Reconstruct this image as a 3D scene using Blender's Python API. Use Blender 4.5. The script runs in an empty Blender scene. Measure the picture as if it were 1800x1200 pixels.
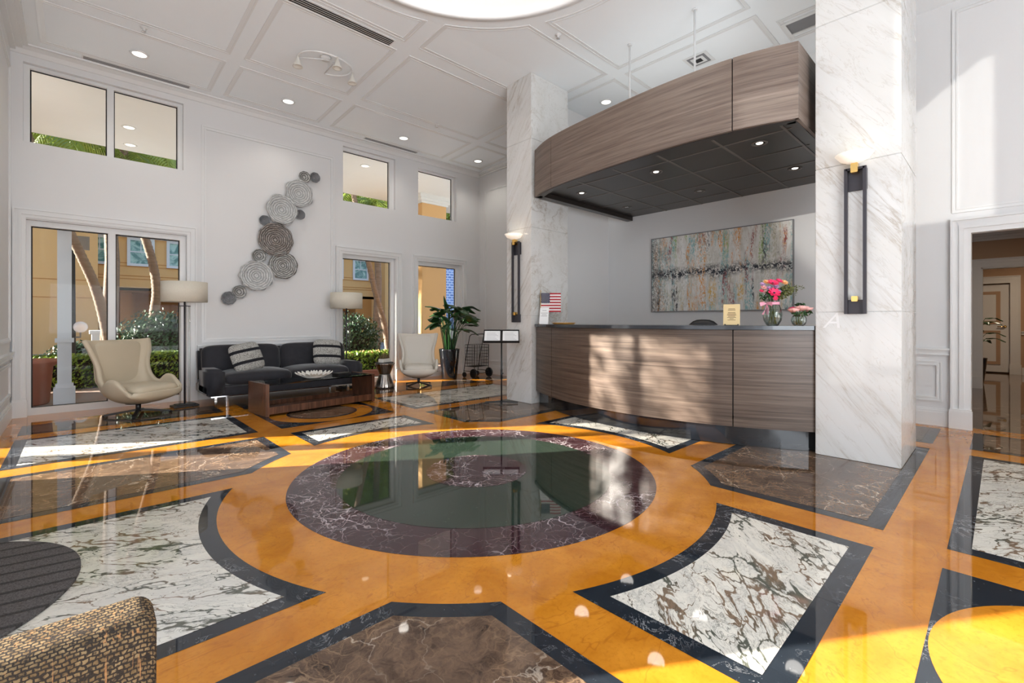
import bpy, bmesh, math, random
from mathutils import Vector, Matrix
PI=math.pi; R=math.radians
S=bpy.context.scene; C=S.collection
random.seed(7)
# ---------------------------------------------------------------- camera, world, sun, big lights, exposure
TH=math.atan(862/812)
cam=bpy.data.cameras.new('camera'); cam.lens=812/1800*36; cam.sensor_width=36; cam.shift_y=-36/1800; cam.clip_end=300; cam.clip_start=.05
co=bpy.data.objects.new('camera',cam); C.objects.link(co); co.location=(0,0,1.2); co.rotation_euler=(PI/2,0,TH-PI/2); S.camera=co
S.view_settings.view_transform='Standard'; S.view_settings.look='None'; S.view_settings.gamma=1; S.view_settings.use_curve_mapping=False
S.view_settings.exposure=-0.2
W=bpy.data.worlds.new('sky'); S.world=W; W.use_nodes=True
bg=W.node_tree.nodes['Background']
tc=W.node_tree.nodes.new('ShaderNodeTexCoord'); sx=W.node_tree.nodes.new('ShaderNodeSeparateXYZ'); cr=W.node_tree.nodes.new('ShaderNodeValToRGB')
W.node_tree.links.new(tc.outputs['Generated'],sx.inputs[0]); W.node_tree.links.new(sx.outputs['Z'],cr.inputs[0]); W.node_tree.links.new(cr.outputs[0],bg.inputs[0])
cr.color_ramp.elements[0].color=(.86,.92,1,1); cr.color_ramp.elements[1].color=(.30,.52,.95,1); cr.color_ramp.elements[1].position=.8
bg.inputs[1].default_value=1.7
SUN=Vector((1,-.64,-.45)).normalized()
def light(name,kind,loc,rot,energy,color=(1,1,1),**k):
    l=bpy.data.lights.new(name,kind); l.energy=energy; l.color=color
    for a,b in k.items(): setattr(l,a,b)
    o=bpy.data.objects.new(name,l); C.objects.link(o); o.location=loc; o.rotation_euler=rot; return o
s=light('sun','SUN',(0,0,12),(0,0,0),36,(1,.94,.84),angle=R(.6)); s.rotation_euler=SUN.to_track_quat('-Z','Y').to_euler()
# added fill lamps, entrance daylight, dome light and sun reflected from outside
light('rear_fill','AREA',(1.3,-3.05,2.2),(R(122),0,0),370,(.85,.925,1),shape='RECTANGLE',size=4.0,size_y=3.2)  # added fill lamp before the solid wall behind, tilted up to the ceiling
light('daylight_entrance','AREA',(-.5,1.25,2.1),(0,R(-90),0),12,(.93,.96,1),shape='RECTANGLE',size=3.2,size_y=2.0)
light('rear_ceiling_fill','AREA',(1.3,-2.6,.25),(R(168),0,0),150,(.90,.95,1),shape='RECTANGLE',size=3.4,size_y=.8)  # added fill lamp near the floor, aimed up to brighten the ceiling
light('canopy_fill','AREA',(5.9,2.9,3.70),(R(180),0,0),16,(1,.97,.93),shape='RECTANGLE',size=1.6,size_y=2.6)  # added lamp on top of the canopy, lightens the ceiling
light('dome_cove_light','AREA',(2.35,2.91,5.35),(0,0,0),42,(1,.98,.95),shape='DISK',size=1.6)
light('reflected_sunlight','SPOT',(-.6-30,-.55-4.5,4.05+3.42),Vector((1,.15,-.114)).to_track_quat('-Z','Y').to_euler(),21000,(1,.96,.88),spot_size=R(5),spot_blend=.1,shadow_soft_size=.12)
for px,py in ((-.9,10.0),(.8,12.6),(2.6,10.0),(4.3,12.6),(5.6,9.9),(8.6,10.2)): light('porch_fill','AREA',(px,py,2.9),(PI,0,0),17,(.97,.97,1),shape='DISK',size=1.2)  # added lamps under the porch, without fittings, that brighten the soffit
S.cycles.max_bounces=10; S.cycles.diffuse_bounces=5; S.cycles.glossy_bounces=4; S.cycles.transmission_bounces=6; S.cycles.transparent_max_bounces=12
S.cycles.use_denoising=True; S.cycles.sample_clamp_indirect=6; S.cycles.caustics_reflective=False; S.cycles.caustics_refractive=False

# ---------------------------------------------------------------- materials
class N:
    def __init__(s,name):
        s.m=bpy.data.materials.new(name); s.m.use_nodes=True; s.t=s.m.node_tree; s.b=s.t.nodes['Principled BSDF']
        s.obj=s.t.nodes.new('ShaderNodeTexCoord').outputs['Object']
    def n(s,k,**p):
        x=s.t.nodes.new(k)
        for a,b in p.items(): setattr(x,a,b)
        return x
    def L(s,a,b): s.t.links.new(a,b)
    def inp(s,node,i,v):
        if isinstance(v,(int,float,tuple,list)): node.inputs[i].default_value=v
        else: s.L(v,node.inputs[i])
    def map(s,scale=(1,1,1),rot=(0,0,0),loc=(0,0,0),src=None):
        x=s.n('ShaderNodeMapping'); s.L(src or s.obj,x.inputs[0]); x.inputs['Scale'].default_value=scale; x.inputs['Rotation'].default_value=rot; x.inputs['Location'].default_value=loc; return x.outputs[0]
    def noise(s,scale,detail=4,dist=0,rough=.55,src=None,color=False):
        x=s.n('ShaderNodeTexNoise'); s.L(src or s.obj,x.inputs['Vector']); x.inputs['Scale'].default_value=scale; x.inputs['Detail'].default_value=detail; x.inputs['Distortion'].default_value=dist; x.inputs['Roughness'].default_value=rough
        return x.outputs['Color' if color else 'Fac']
    def vor(s,scale,feature='F1',src=None,out='Distance'):
        x=s.n('ShaderNodeTexVoronoi',feature=feature); s.L(src or s.obj,x.inputs['Vector']); x.inputs['Scale'].default_value=scale; return x.outputs[out]
    def math(s,op,a,b=0.,c=0.):
        x=s.n('ShaderNodeMath',operation=op); s.inp(x,0,a); s.inp(x,1,b); s.inp(x,2,c); return x.outputs[0]
    def rng(s,v,a,b,c=0.,d=1.):
        x=s.n('ShaderNodeMapRange'); s.inp(x,0,v); s.inp(x,1,a); s.inp(x,2,b); s.inp(x,3,c); s.inp(x,4,d); return x.outputs[0]
    def mix(s,f,a,b,blend='MIX'):
        x=s.n('ShaderNodeMix',data_type='RGBA',blend_type=blend); s.inp(x,0,f)
        for i,v in ((6,a),(7,b)): s.inp(x,i,(*v,1) if isinstance(v,tuple) and len(v)==3 else v)
        return x.outputs[2]
    def ridge(s,scale,width,detail=5,dist=1.0,src=None,rough=.6):
        f=s.noise(scale,detail,dist,rough,src); return s.rng(s.math('ABSOLUTE',s.math('SUBTRACT',f,.5)),0.,width,1.,0.)
    def warp(s,scale,amt,src=None):
        src=src or s.obj
        c=s.noise(scale,4,0,.55,src,True); a=s.n('ShaderNodeVectorMath',operation='SUBTRACT'); s.L(c,a.inputs[0]); a.inputs[1].default_value=(.5,.5,.5)
        b=s.n('ShaderNodeVectorMath',operation='SCALE'); s.L(a.outputs[0],b.inputs[0]); b.inputs['Scale'].default_value=amt
        d=s.n('ShaderNodeVectorMath',operation='ADD'); s.L(src,d.inputs[0]); s.L(b.outputs[0],d.inputs[1]); return d.outputs[0]
    def bump(s,h,strength=.3,dist=.01):
        x=s.n('ShaderNodeBump'); x.inputs['Strength'].default_value=strength; x.inputs['Distance'].default_value=dist; s.L(h,x.inputs['Height']); s.L(x.outputs[0],s.b.inputs['Normal'])
    def out(s,col=None,rough=.5,metal=0,spec=.5,**k):
        if col is not None: s.inp(s.b,'Base Color',(*col,1) if isinstance(col,tuple) and len(col)==3 else col)
        s.inp(s.b,'Roughness',rough); s.inp(s.b,'Metallic',metal); s.b.inputs['Specular IOR Level'].default_value=spec
        for a,v in k.items(): s.inp(s.b,a.replace('_',' '),v)
        return s.m
def plain(name,col,rough=.5,metal=0,spec=.5,var=.06,sc=6,**k):
    m=N(name); f=m.noise(sc,3); c=m.mix(f,tuple(x*(1-var) for x in col),tuple(min(1,x*(1+var)) for x in col)); return m.out(c,rough,metal,spec,**k)
M={}
M['wall']=plain('white_wall_paint',(.72,.722,.725),.5,var=.012,sc=1.2)
M['trim']=plain('white_gloss_trim_paint',(.745,.75,.75),.32,var=.01)
M['ceil']=plain('white_ceiling_paint',(.835,.87,.895),.7,var=.01)
M['dome']=plain('cream_dome_paint',(.84,.83,.79),.7,var=.01)
FL=dict(rough=.03,spec=.52)
def flo(m,c,bump=None): return m.out(c,**FL)
m=N('orange_polished_stone'); f=m.noise(3.2,5,.6,.6); g=m.noise(45,4,.3,.7)
c=m.mix(m.rng(f,.35,.68),(.44,.150,.010),(.60,.235,.022)); c=m.mix(m.math('MULTIPLY',m.rng(g,.5,.72),.55),c,(.36,.12,.008)); c=m.mix(m.math('MULTIPLY',m.ridge(1.3,.006,4,1.5),.5),c,(.30,.09,.01)); M['orange']=flo(m,c)
m=N('black_polished_marble'); c=m.mix(m.noise(8,4),(.010,.013,.018),(.022,.028,.036)); v=m.math('MULTIPLY',m.ridge(4.5,.012,6,1.8,rough=.7),m.rng(m.noise(2.2,2),.48,.62)); sp=m.rng(m.noise(60,3),.68,.74)
c=m.mix(m.math('MULTIPLY',v,.75),c,(.5,.5,.5)); c=m.mix(m.math('MULTIPLY',sp,.3),c,(.35,.37,.4)); M['black']=flo(m,c)
def breccia(name,rot,warm):
    m=N(name); q=m.map((1,1,1),(0,0,rot)); q=m.map((.85,2.0,1),src=q); w=m.warp(2.6,.55,q); w2=m.warp(11,.10,w)
    e=m.vor(5.4,'DISTANCE_TO_EDGE',w2); e2=m.vor(17,'DISTANCE_TO_EDGE',w2)
    patch=m.noise(2.1,4,.8,.6,q)
    th=m.rng(patch,.43,.70,.004,.13); line=m.rng(m.math('DIVIDE',e,th),.55,1.15,1,0)
    l2=m.math('MULTIPLY',m.rng(e2,.0,.05,1,0),m.rng(patch,.42,.58,.15,1))
    r=m.math('MULTIPLY',m.ridge(5,.022,8,2.2,w,.68),m.rng(m.noise(3.3,3,.5,.5,q),.42,.6))
    base=m.mix(m.rng(m.noise(5,5,1,.6,w),.3,.7),warm,(.56,.54,.49))
    vc=m.mix(m.rng(m.noise(3.1,2,0,.5,q),.42,.58),(.055,.062,.045),(.17,.105,.06))
    c=m.mix(m.math('MULTIPLY',l2,.55),base,vc); c=m.mix(m.math('MULTIPLY',line,.92),c,vc); c=m.mix(m.math('MULTIPLY',r,.85),c,(.045,.045,.035))
    return flo(m,c)
M['breccia']=breccia('white_breccia_marble',R(35),(.72,.69,.60)); M['breccia2']=breccia('white_veined_breccia_marble',R(-39),(.74,.70,.61))
m=N('dark_brown_marble'); w=m.warp(3.2,.30); w2=m.warp(14,.07,w); c=m.mix(m.rng(m.noise(7,8,.6,.7,w2),.32,.68),(.030,.017,.012),(.17,.105,.066))
dn=m.rng(m.noise(2.6,4,.5),.38,.62,.15,1)
for sc_,wd,am,cl in ((6,.035,.75,(.34,.22,.13)),(15,.05,.6,(.30,.19,.11)),(34,.07,.45,(.26,.17,.10)),(2.6,.010,.8,(.72,.60,.47))): c=m.mix(m.math('MULTIPLY',m.math('MULTIPLY',m.rng(m.vor(sc_,'DISTANCE_TO_EDGE',w2),0,wd,1,0),am),dn),c,cl)
M['brown']=flo(m,c)
m=N('red_veined_marble'); w=m.warp(2.4,.34); w2=m.warp(12,.06,w); c=m.mix(m.noise(4,6,.8,.6,w),(.014,.007,.009),(.062,.020,.026)); dens=m.rng(m.noise(1.7,3,.4),.42,.60,.08,1)
for sc_,wd,am in ((3.0,.014,.9),(7,.022,.7),(16,.03,.5)): c=m.mix(m.math('MULTIPLY',m.math('MULTIPLY',m.rng(m.vor(sc_,'DISTANCE_TO_EDGE',w2),0,wd,1,0),am),dens),c,(.62,.55,.56))
M['red']=flo(m,c)
m=N('green_speckled_marble'); w=m.warp(5,.2); c=m.mix(m.noise(14,7,.8,.72,w),(.006,.010,.008),(.035,.055,.038)); sp=m.rng(m.vor(38,'F1',m.warp(9,.15)),.0,.22,1,0)
c=m.mix(m.math('MULTIPLY',sp,m.rng(m.noise(7,4),.45,.65,0,.6)),c,(.16,.21,.16)); M['green']=flo(m,c)
def calacatta(name,tilt):
    m=N(name); q=m.map((1,1,1),(tilt,0,0)); q=m.map((1.3,2.6,.42),src=q); w=m.warp(1.6,.35,q)
    base=m.mix(m.rng(m.noise(1.3,4,.6,.55,w),.3,.7),(.70,.70,.69),(.64,.635,.61))
    v=m.ridge(1.7,.05,7,.7,w,.6); mask=m.rng(m.noise(1.1,2,0,.5,w),.38,.62); v1=m.math('MULTIPLY',v,mask); v2=m.math('MULTIPLY',m.ridge(1.7,.012,7,.7,w,.6),mask); v3=m.math('MULTIPLY',m.ridge(4.2,.014,6,.8,w,.6),.35)
    c=m.mix(m.math('MULTIPLY',v1,.42),base,(.40,.37,.33)); c=m.mix(m.math('MULTIPLY',v2,.55),c,(.36,.28,.19)); c=m.mix(v3,c,(.42,.38,.33))
    return m.out(c,.06,spec=.55)
M['cal']=calacatta('white_gold_veined_marble',R(38)); M['cal2']=calacatta('white_gold_veined_marble_far',R(-32))
def wood(name,a,b,scale=(.7,.7,46),rough=.35,spec=.4,**k):
    m=N(name); q=m.map(scale); f=m.noise(1.,6,.25,.62,q); g=m.noise(3.2,3,.1,.5,q)
    c=m.mix(m.rng(f,.33,.68),a,b); c=m.mix(m.math('MULTIPLY',m.rng(g,.52,.7),.45),c,tuple(x*.45 for x in a)); return m.out(c,rough,0,spec,**k)
M['desk']=wood('grey_brown_reed_wood',(.062,.042,.032),(.165,.122,.094),(.9,.9,42),.34)
M['canopyw']=wood('grey_brown_reed_wood_canopy',(.125,.090,.072),(.225,.175,.145),(.9,.9,38),.4)
M['walnut']=wood('walnut_veneer',(.055,.022,.012),(.15,.062,.032),(16,3,.9),.25,.5)
M['blackgloss']=plain('black_gloss_kick_panel',(.008,.009,.012),.07,spec=.7,var=.1)
M['worktop']=plain('dark_stone_worktop',(.03,.036,.045),.12,spec=.6,var=.2,sc=30)
M['black_metal']=plain('black_powdercoat_metal',(.012,.012,.013),.38,var=.1)
M['bronze']=plain('dark_bronze_metal',(.045,.042,.05),.38,.3,var=.1)
M['brass']=plain('brass',(.85,.55,.18),.22,1,var=.04)
M['chrome']=plain('chrome',(.75,.75,.76),.1,1,var=.02)
m=N('brushed_steel'); q=m.map((60,60,1)); f=m.noise(1,3,0,.5,q); M['steel']=m.out(m.mix(f,(.20,.17,.145),(.62,.56,.50)),.26,1)
m=N('cream_leather'); f=m.noise(90,3); M['leather']=m.out(m.mix(m.noise(3,3),(.50,.43,.31),(.58,.50,.37)),.42,spec=.4); m.bump(f,.08,.002)
m=N('pale_cream_leather'); f=m.noise(90,3); M['leather2']=m.out(m.mix(m.noise(3,3),(.60,.56,.49),(.66,.62,.55)),.42,spec=.4); m.bump(f,.08,.002)
m=N('charcoal_velvet'); f=m.noise(5,4,.5); M['velvet']=m.out(m.mix(f,(.018,.018,.022),(.040,.040,.047)),.75,spec=.2,Sheen_Weight=.45,Sheen_Roughness=.35); m.bump(m.noise(9,4,.8),.25,.02)
m=N('striped_woven_pillow'); sx_=m.n('ShaderNodeSeparateXYZ'); m.L(m.obj,sx_.inputs[0]); z=sx_.outputs['Z']
def band(m,z,c,w): return m.math('LESS_THAN',m.math('ABSOLUTE',m.math('SUBTRACT',z,c)),w)
fz=m.noise(110,2,0,.6); c=m.mix(m.rng(fz,.35,.65),(.14,.14,.13),(.62,.61,.57)); st=m.math('ADD',band(m,z,.085,.022),band(m,z,-.085,.022)); c=m.mix(st,c,(.02,.02,.024)); M['pillow']=m.out(c,.9,spec=.1); m.bump(fz,.8,.008)
m=N('linen_lamp_shade'); f=m.noise(160,2,0,.6,m.map((1,1,.35))); M['shade']=m.out(m.mix(f,(.60,.56,.47),(.72,.68,.58)),.85,spec=.1,Transmission_Weight=0.)
m=N('ribbed_entrance_mat'); f=m.noise(170,2,0,.7); w=m.n('ShaderNodeTexWave',bands_direction='Y'); m.L(m.map((1,1,1),(0,0,.18)),w.inputs[0]); w.inputs['Scale'].default_value=2.9; w.inputs['Distortion'].default_value=.35; gr=m.rng(w.outputs['Fac'],.86,.96)
c=m.mix(m.rng(f,.3,.7),(.055,.050,.048),(.155,.145,.142)); c=m.mix(m.math('MULTIPLY',gr,.6),c,(.02,.019,.019)); M['mat']=m.out(c,.95,spec=.1); m.bump(m.math('SUBTRACT',f,gr),.7,.008)
m=N('tan_black_tweed'); w1=m.warp(120,.006); bk=m.n('ShaderNodeTexBrick'); m.L(m.map((1,1,1),(-PI/2+.75,0,0),src=w1),bk.inputs[0]); bk.offset=.5; bk.inputs['Scale'].default_value=1; bk.inputs['Brick Width'].default_value=.0076; bk.inputs['Row Height'].default_value=.0050; bk.inputs['Mortar Size'].default_value=.0013; bk.inputs['Mortar Smooth'].default_value=.6
dab=m.rng(bk.outputs['Fac'],.35,.75,1,0); tn=m.mix(m.rng(m.noise(55,2),.4,.6),(.115,.075,.038),(.20,.14,.075))
yn=m.noise(1,2,0,.5,m.map((170,170,7))); c=m.mix(m.math('MULTIPLY',dab,m.rng(m.noise(100,2),.36,.46)),(.030,.024,.020),tn); c=m.mix(m.math('MULTIPLY',m.rng(yn,.64,.70),.7),c,(.38,.19,.08)); M['tweed']=m.out(c,.95,spec=.1); m.bump(dab,.9,.006)
M['sheet']=plain('white_paper',(.82,.82,.82),.6,var=.01)
m=N('window_glass'); t=m.n('ShaderNodeBsdfTransparent'); t.inputs[0].default_value=(.95,.97,.96,1); g=m.n('ShaderNodeBsdfGlossy'); g.inputs['Roughness'].default_value=.0; fr=m.n('ShaderNodeFresnel'); fr.inputs[0].default_value=1.45; mx=m.n('ShaderNodeMixShader')
m.L(m.math('MULTIPLY',fr.outputs[0],.14),mx.inputs[0]); m.L(t.outputs[0],mx.inputs[1]); m.L(g.outputs[0],mx.inputs[2]); m.L(mx.outputs[0],m.t.nodes['Material Output'].inputs[0]); M['glass']=m.m
m=N('tinted_glass'); t=m.n('ShaderNodeBsdfTransparent'); t.inputs[0].default_value=(.16,.165,.165,1); m.L(t.outputs[0],m.t.nodes['Material Output'].inputs[0]); M['tint']=m.m
m=N('clear_acrylic'); t=m.n('ShaderNodeBsdfTransparent'); t.inputs[0].default_value=(.93,.95,.94,1); g=m.n('ShaderNodeBsdfGlossy'); g.inputs['Roughness'].default_value=.03; lw=m.n('ShaderNodeLayerWeight'); lw.inputs[0].default_value=.35; mx=m.n('ShaderNodeMixShader')
m.L(lw.outputs['Facing'],mx.inputs[0]); m.L(t.outputs[0],mx.inputs[1]); m.L(g.outputs[0],mx.inputs[2]); m.L(mx.outputs[0],m.t.nodes['Material Output'].inputs[0]); M['acrylic']=m.m
m=N('dark_table_glass'); t=m.n('ShaderNodeBsdfTransparent'); t.inputs[0].default_value=(.55,.62,.62,1); g=m.n('ShaderNodeBsdfGlossy'); g.inputs['Roughness'].default_value=.01; fr=m.n('ShaderNodeFresnel'); fr.inputs[0].default_value=1.5; mx=m.n('ShaderNodeMixShader')
m.L(fr.outputs[0],mx.inputs[0]); m.L(t.outputs[0],mx.inputs[1]); m.L(g.outputs[0],mx.inputs[2]); m.L(mx.outputs[0],m.t.nodes['Material Output'].inputs[0]); M['tglass']=m.m
def emis(name,col,st):
    m=N(name); m.out((.9,.9,.88),.5,Emission_Color=(*col,1),Emission_Strength=st); return m.m
M['lamp']=emis('lit_downlight_lens',(1,.95,.86),2.6); M['lampdim']=emis('dim_downlight_lens',(1,.85,.7),.9); M['glow']=emis('lit_alabaster_dish',(1,.80,.58),.55)
M['ceramic']=plain('white_glazed_ceramic',(.72,.70,.64),.3,var=.05,sc=30)
M['soil']=plain('dark_soil',(.03,.02,.015),.95,var=.5,sc=40)
m=N('dark_green_leaf'); M['leaf']=m.out(m.mix(m.noise(6,3),(.012,.045,.014),(.035,.105,.028)),.28,spec=.5)
M['stem']=plain('green_plant_stem',(.10,.16,.04),.45,var=.3)
m=N('sunlit_hedge_leaf'); M['hedge']=m.out(m.mix(m.rng(m.noise(9,3),.35,.65),(.05,.13,.015),(.42,.55,.06)),.5)  # yellow-green leaf patches carry sunlight painted into the colour
m=N('bush_leaf'); M['bush']=m.out(m.mix(m.noise(5,3),(.02,.05,.02),(.07,.13,.06)),.35)
m=N('palm_frond_green'); M['frond']=m.out(m.mix(m.noise(3,3),(.10,.15,.02),(.34,.42,.04)),.5)
m=N('palm_bark'); f=m.noise(1,4,.4,.6,m.map((5,5,26))); M['bark']=m.out(m.mix(f,(.15,.095,.065),(.40,.29,.22)),.9); m.bump(f,.8,.02)
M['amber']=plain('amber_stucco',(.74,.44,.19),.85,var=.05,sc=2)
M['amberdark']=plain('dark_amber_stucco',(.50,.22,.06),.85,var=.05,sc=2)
M['extwhite']=plain('white_exterior_trim',(.72,.73,.78),.6,var=.03)
M['soffit']=plain('cream_soffit_stucco',(.80,.78,.74),.85,var=.03,sc=3)
m=N('aqua_window_pane'); M['aqua']=m.out(m.mix(m.rng(m.noise(3,3,1),.4,.6),(.10,.24,.24),(.42,.62,.60)),.15)
m=N('brick_paving'); bk=m.n('ShaderNodeTexBrick'); m.L(m.obj,bk.inputs[0]); bk.inputs['Scale'].default_value=4; bk.inputs[1].default_value=(.30,.19,.14,1); bk.inputs[2].default_value=(.22,.15,.12,1); bk.inputs[3].default_value=(.16,.12,.1,1); bk.inputs['Mortar Size'].default_value=.012; M['paving']=m.out(bk.outputs[0],.75)
M['lawn']=plain('grey_outdoor_ground',(.26,.25,.25),.9,var=.2,sc=3)
M['terracotta']=plain('terracotta_red_stucco',(.36,.13,.08),.7,var=.1)
m=N('blue_glass_tower'); bk=m.n('ShaderNodeTexBrick'); m.L(m.map((1,1,1),(PI/2,0,0)),bk.inputs[0]); bk.inputs['Scale'].default_value=.6; bk.inputs[1].default_value=(.08,.16,.42,1); bk.inputs[2].default_value=(.16,.28,.6,1); bk.inputs[3].default_value=(.45,.55,.75,1); bk.inputs['Mortar Size'].default_value=.05; M['blue']=m.out(bk.outputs[0],.3)
M['tan']=plain('tan_wall_paint',(.36,.22,.13),.7,var=.03); M['hallwhite']=plain('hall_cream_trim',(.56,.53,.50),.45,var=.03); M['darktile']=plain('black_brown_ceiling_tile',(.020,.016,.014),.30,spec=.5,var=.15,sc=40)
M['tbar']=plain('grey_brown_grid_bar',(.13,.115,.10),.35,var=.05); M['grille']=plain('grey_vent_louvre',(.22,.22,.23),.6,var=.1); M['dark']=plain('dark_gap',(.02,.02,.022),.8,var=.1)
def discmat(name,a,b,sc,dist=2.2):
    m=N(name); w=m.n('ShaderNodeTexWave',wave_type='RINGS',rings_direction='Y'); m.L(m.obj,w.inputs[0]); w.inputs['Scale'].default_value=sc; w.inputs['Distortion'].default_value=dist; w.inputs['Detail'].default_value=3; w.inputs['Detail Scale'].default_value=2.5
    f=m.math('MULTIPLY',w.outputs['Fac'],m.rng(m.noise(22,3,.5),.3,.6,.5,1)); M[name]=m.out(m.mix(f,a,b),.2,spec=.6,Transmission_Weight=0.); m.bump(w.outputs['Fac'],.5,.01); return m.m
discmat('disc_light',(.30,.31,.31),(.62,.63,.63),9,3.6); discmat('disc_mid',(.09,.09,.085),(.52,.52,.50),10,3.4); discmat('disc_dark',(.03,.03,.035),(.36,.37,.39),20); discmat('disc_brown',(.035,.026,.022),(.36,.32,.29),10,4.5)

# ---------------------------------------------------------------- mesh helpers
def B(): return bmesh.new()
def box(bm,x0,x1,y0,y1,z0,z1,bev=0,mi=0,mat=None):
    vs=[bm.verts.new((x,y,z)) for x in (x0,x1) for y in (y0,y1) for z in (z0,z1)]
    fs=[bm.faces.new([vs[i] for i in q]) for q in ((0,1,3,2),(4,6,7,5),(0,4,5,1),(2,3,7,6),(0,2,6,4),(1,5,7,3))]
    for f in fs: f.material_index=mi
    if bev:
        bmesh.ops.recalc_face_normals(bm,faces=fs); es=list({e for f in fs for e in f.edges}); r=bmesh.ops.bevel(bm,geom=es,offset=bev,segments=2,affect='EDGES',clamp_overlap=True)
        vs=list({v for f in r['faces'] for v in f.verts}|{v for v in vs if v.is_valid})
    if mat is not None: bmesh.ops.transform(bm,matrix=mat,verts=vs)
    return vs
def lathe(bm,prof,n=32,c=(0,0,0),M4=None,wave=None,cap=True):
    rings=[]
    for r,z in prof:
        ring=[]
        for i in range(n):
            a=2*PI*i/n; rr=r*(wave(a,r) if wave else 1); v=Vector((c[0]+rr*math.cos(a),c[1]+rr*math.sin(a),c[2]+z))
            ring.append(bm.verts.new(M4@v if M4 else v))
        rings.append(ring)
    for a,b in zip(rings,rings[1:]):
        for i in range(n): 
            f=bm.faces.new((a[i],a[(i+1)%n],b[(i+1)%n],b[i])); f.smooth=True
    for ring,rev in ((rings[0],True),(rings[-1],False)):
        if cap and prof[0 if rev else -1][0]>1e-4: bm.faces.new(ring[::-1] if rev else ring)
def cyl(bm,c,r,z0,z1,n=24): lathe(bm,[(r,z0),(r,z1)],n,(c[0],c[1],0))
def tube(bm,pts,r,n=8,cap=True):
    pts=[Vector(p) for p in pts]; rs=r if isinstance(r,(list,tuple)) else [r]*len(pts); rings=[]; up=None
    for i,p in enumerate(pts):
        t=(pts[min(i+1,len(pts)-1)]-pts[max(i-1,0)]).normalized()
        if up is None: up=Vector((0,0,1)) if abs(t.z)<.9 else Vector((1,0,0))
        a=t.cross(up)
        if a.length<1e-4: a=t.cross(Vector((0,1,0)))
        a.normalize(); b=a.cross(t); up=b
        rings.append([bm.verts.new(p+rs[i]*(math.cos(2*PI*k/n)*a+math.sin(2*PI*k/n)*b)) for k in range(n)])
    for a,b in zip(rings,rings[1:]):
        for k in range(n): bm.faces.new((a[k],a[(k+1)%n],b[(k+1)%n],b[k])).smooth=True
    if cap: bm.faces.new(rings[0][::-1]); bm.faces.new(rings[-1])
def bar(bm,p,q,w,h):
    p=Vector(p); q=Vector(q); t=(q-p); L=t.length; m=Matrix.Translation(p)@t.to_track_quat('X','Z').to_matrix().to_4x4(); box(bm,0,L,-w/2,w/2,-h/2,h/2,mat=m)
def puff(bm,sx,sy,sz,c=(0,0,0),p=4.,pz=2.4,n=14,M4=None,sag=0):
    old=set(bm.verts); base=bmesh.ops.create_cube(bm,size=2)['verts']
    bmesh.ops.subdivide_edges(bm,edges=list({e for v in base for e in v.link_edges}),cuts=n,use_grid_fill=True); vs=[v for v in bm.verts if v not in old]
    for v in vs:
        x,y,z=v.co; 
        m_=max(abs(x),abs(y),abs(z)); nx,ny,nz=x,y,z
        q=(abs(x)**p+abs(y)**p+abs(z)**pz)**(1/p); k=m_/q if q>0 else 0
        X,Y,Z=nx*k,ny*k,nz*k
        e=(1-abs(X)**3)*(1-abs(Y)**3); Z*= .62+.38*max(0,e)
        v.co=Vector((X*sx/2,Y*sy/2,Z*sz/2-sag*max(0,1-(X*X+Y*Y))))
    if M4 is not None: bmesh.ops.transform(bm,matrix=M4,verts=vs)
    bmesh.ops.translate(bm,vec=Vector(c),verts=vs)
    for v in vs:
        for f in v.link_faces: f.smooth=True
def cell_wall(bm,ax,c0,c1,a0,a1,z0,z1,holes):
    A=sorted({a0,a1,*[h[0] for h in holes],*[h[1] for h in holes]}); Z=sorted({z0,z1,*[h[2] for h in holes],*[h[3] for h in holes]})
    A=[a for a in A if a0<=a<=a1]; Z=[z for z in Z if z0<=z<=z1]
    solid=lambda i,j: 0<=i<len(A)-1 and 0<=j<len(Z)-1 and not any(h[0]<=(A[i]+A[i+1])/2<=h[1] and h[2]<=(Z[j]+Z[j+1])/2<=h[3] for h in holes)
    P=(lambda c,a,z:(a,c,z)) if ax=='Y' else (lambda c,a,z:(c,a,z))
    def q(*p): bm.faces.new([bm.verts.new(x) for x in p])
    for i in range(len(A)-1):
        for j in range(len(Z)-1):
            if not solid(i,j): continue
            a,b,z,y=A[i],A[i+1],Z[j],Z[j+1]
            q(P(c0,a,z),P(c0,b,z),P(c0,b,y),P(c0,a,y)); q(P(c1,a,z),P(c1,a,y),P(c1,b,y),P(c1,b,z))
            if not solid(i-1,j): q(P(c0,a,z),P(c0,a,y),P(c1,a,y),P(c1,a,z))
            if not solid(i+1,j): q(P(c0,b,z),P(c1,b,z),P(c1,b,y),P(c0,b,y))
            if not solid(i,j-1): q(P(c0,a,z),P(c1,a,z),P(c1,b,z),P(c0,b,z))
            if not solid(i,j+1): q(P(c0,a,y),P(c0,b,y),P(c1,b,y),P(c1,a,y))
def rectframe(bm,ax,c,dirn,a0,a1,z0,z1,w,t,bottom=True,steps=1):
    "moulding frame on plane; c plane coord, dirn +-1 direction out of wall; outer rect; w width; t thickness"
    for k in range(steps):
        ww=w/steps; o=k*ww; tt=t*(1 if k%2==0 else .45)
        def bx(a,b,z,y):
            lo,hi=sorted((c,c+dirn*tt))
            if ax=='Y': box(bm,a,b,lo,hi,z,y)
            else: box(bm,lo,hi,a,b,z,y)
        A0,A1,Z0,Z1=a0+o,a1-o,z0+(o if bottom else 0),z1-o
        bx(A0,A0+ww,Z0,Z1); bx(A1-ww,A1,Z0,Z1); bx(A0+ww,A1-ww,Z1-ww,Z1)
        if bottom: bx(A0+ww,A1-ww,Z0,Z0+ww)
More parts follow.
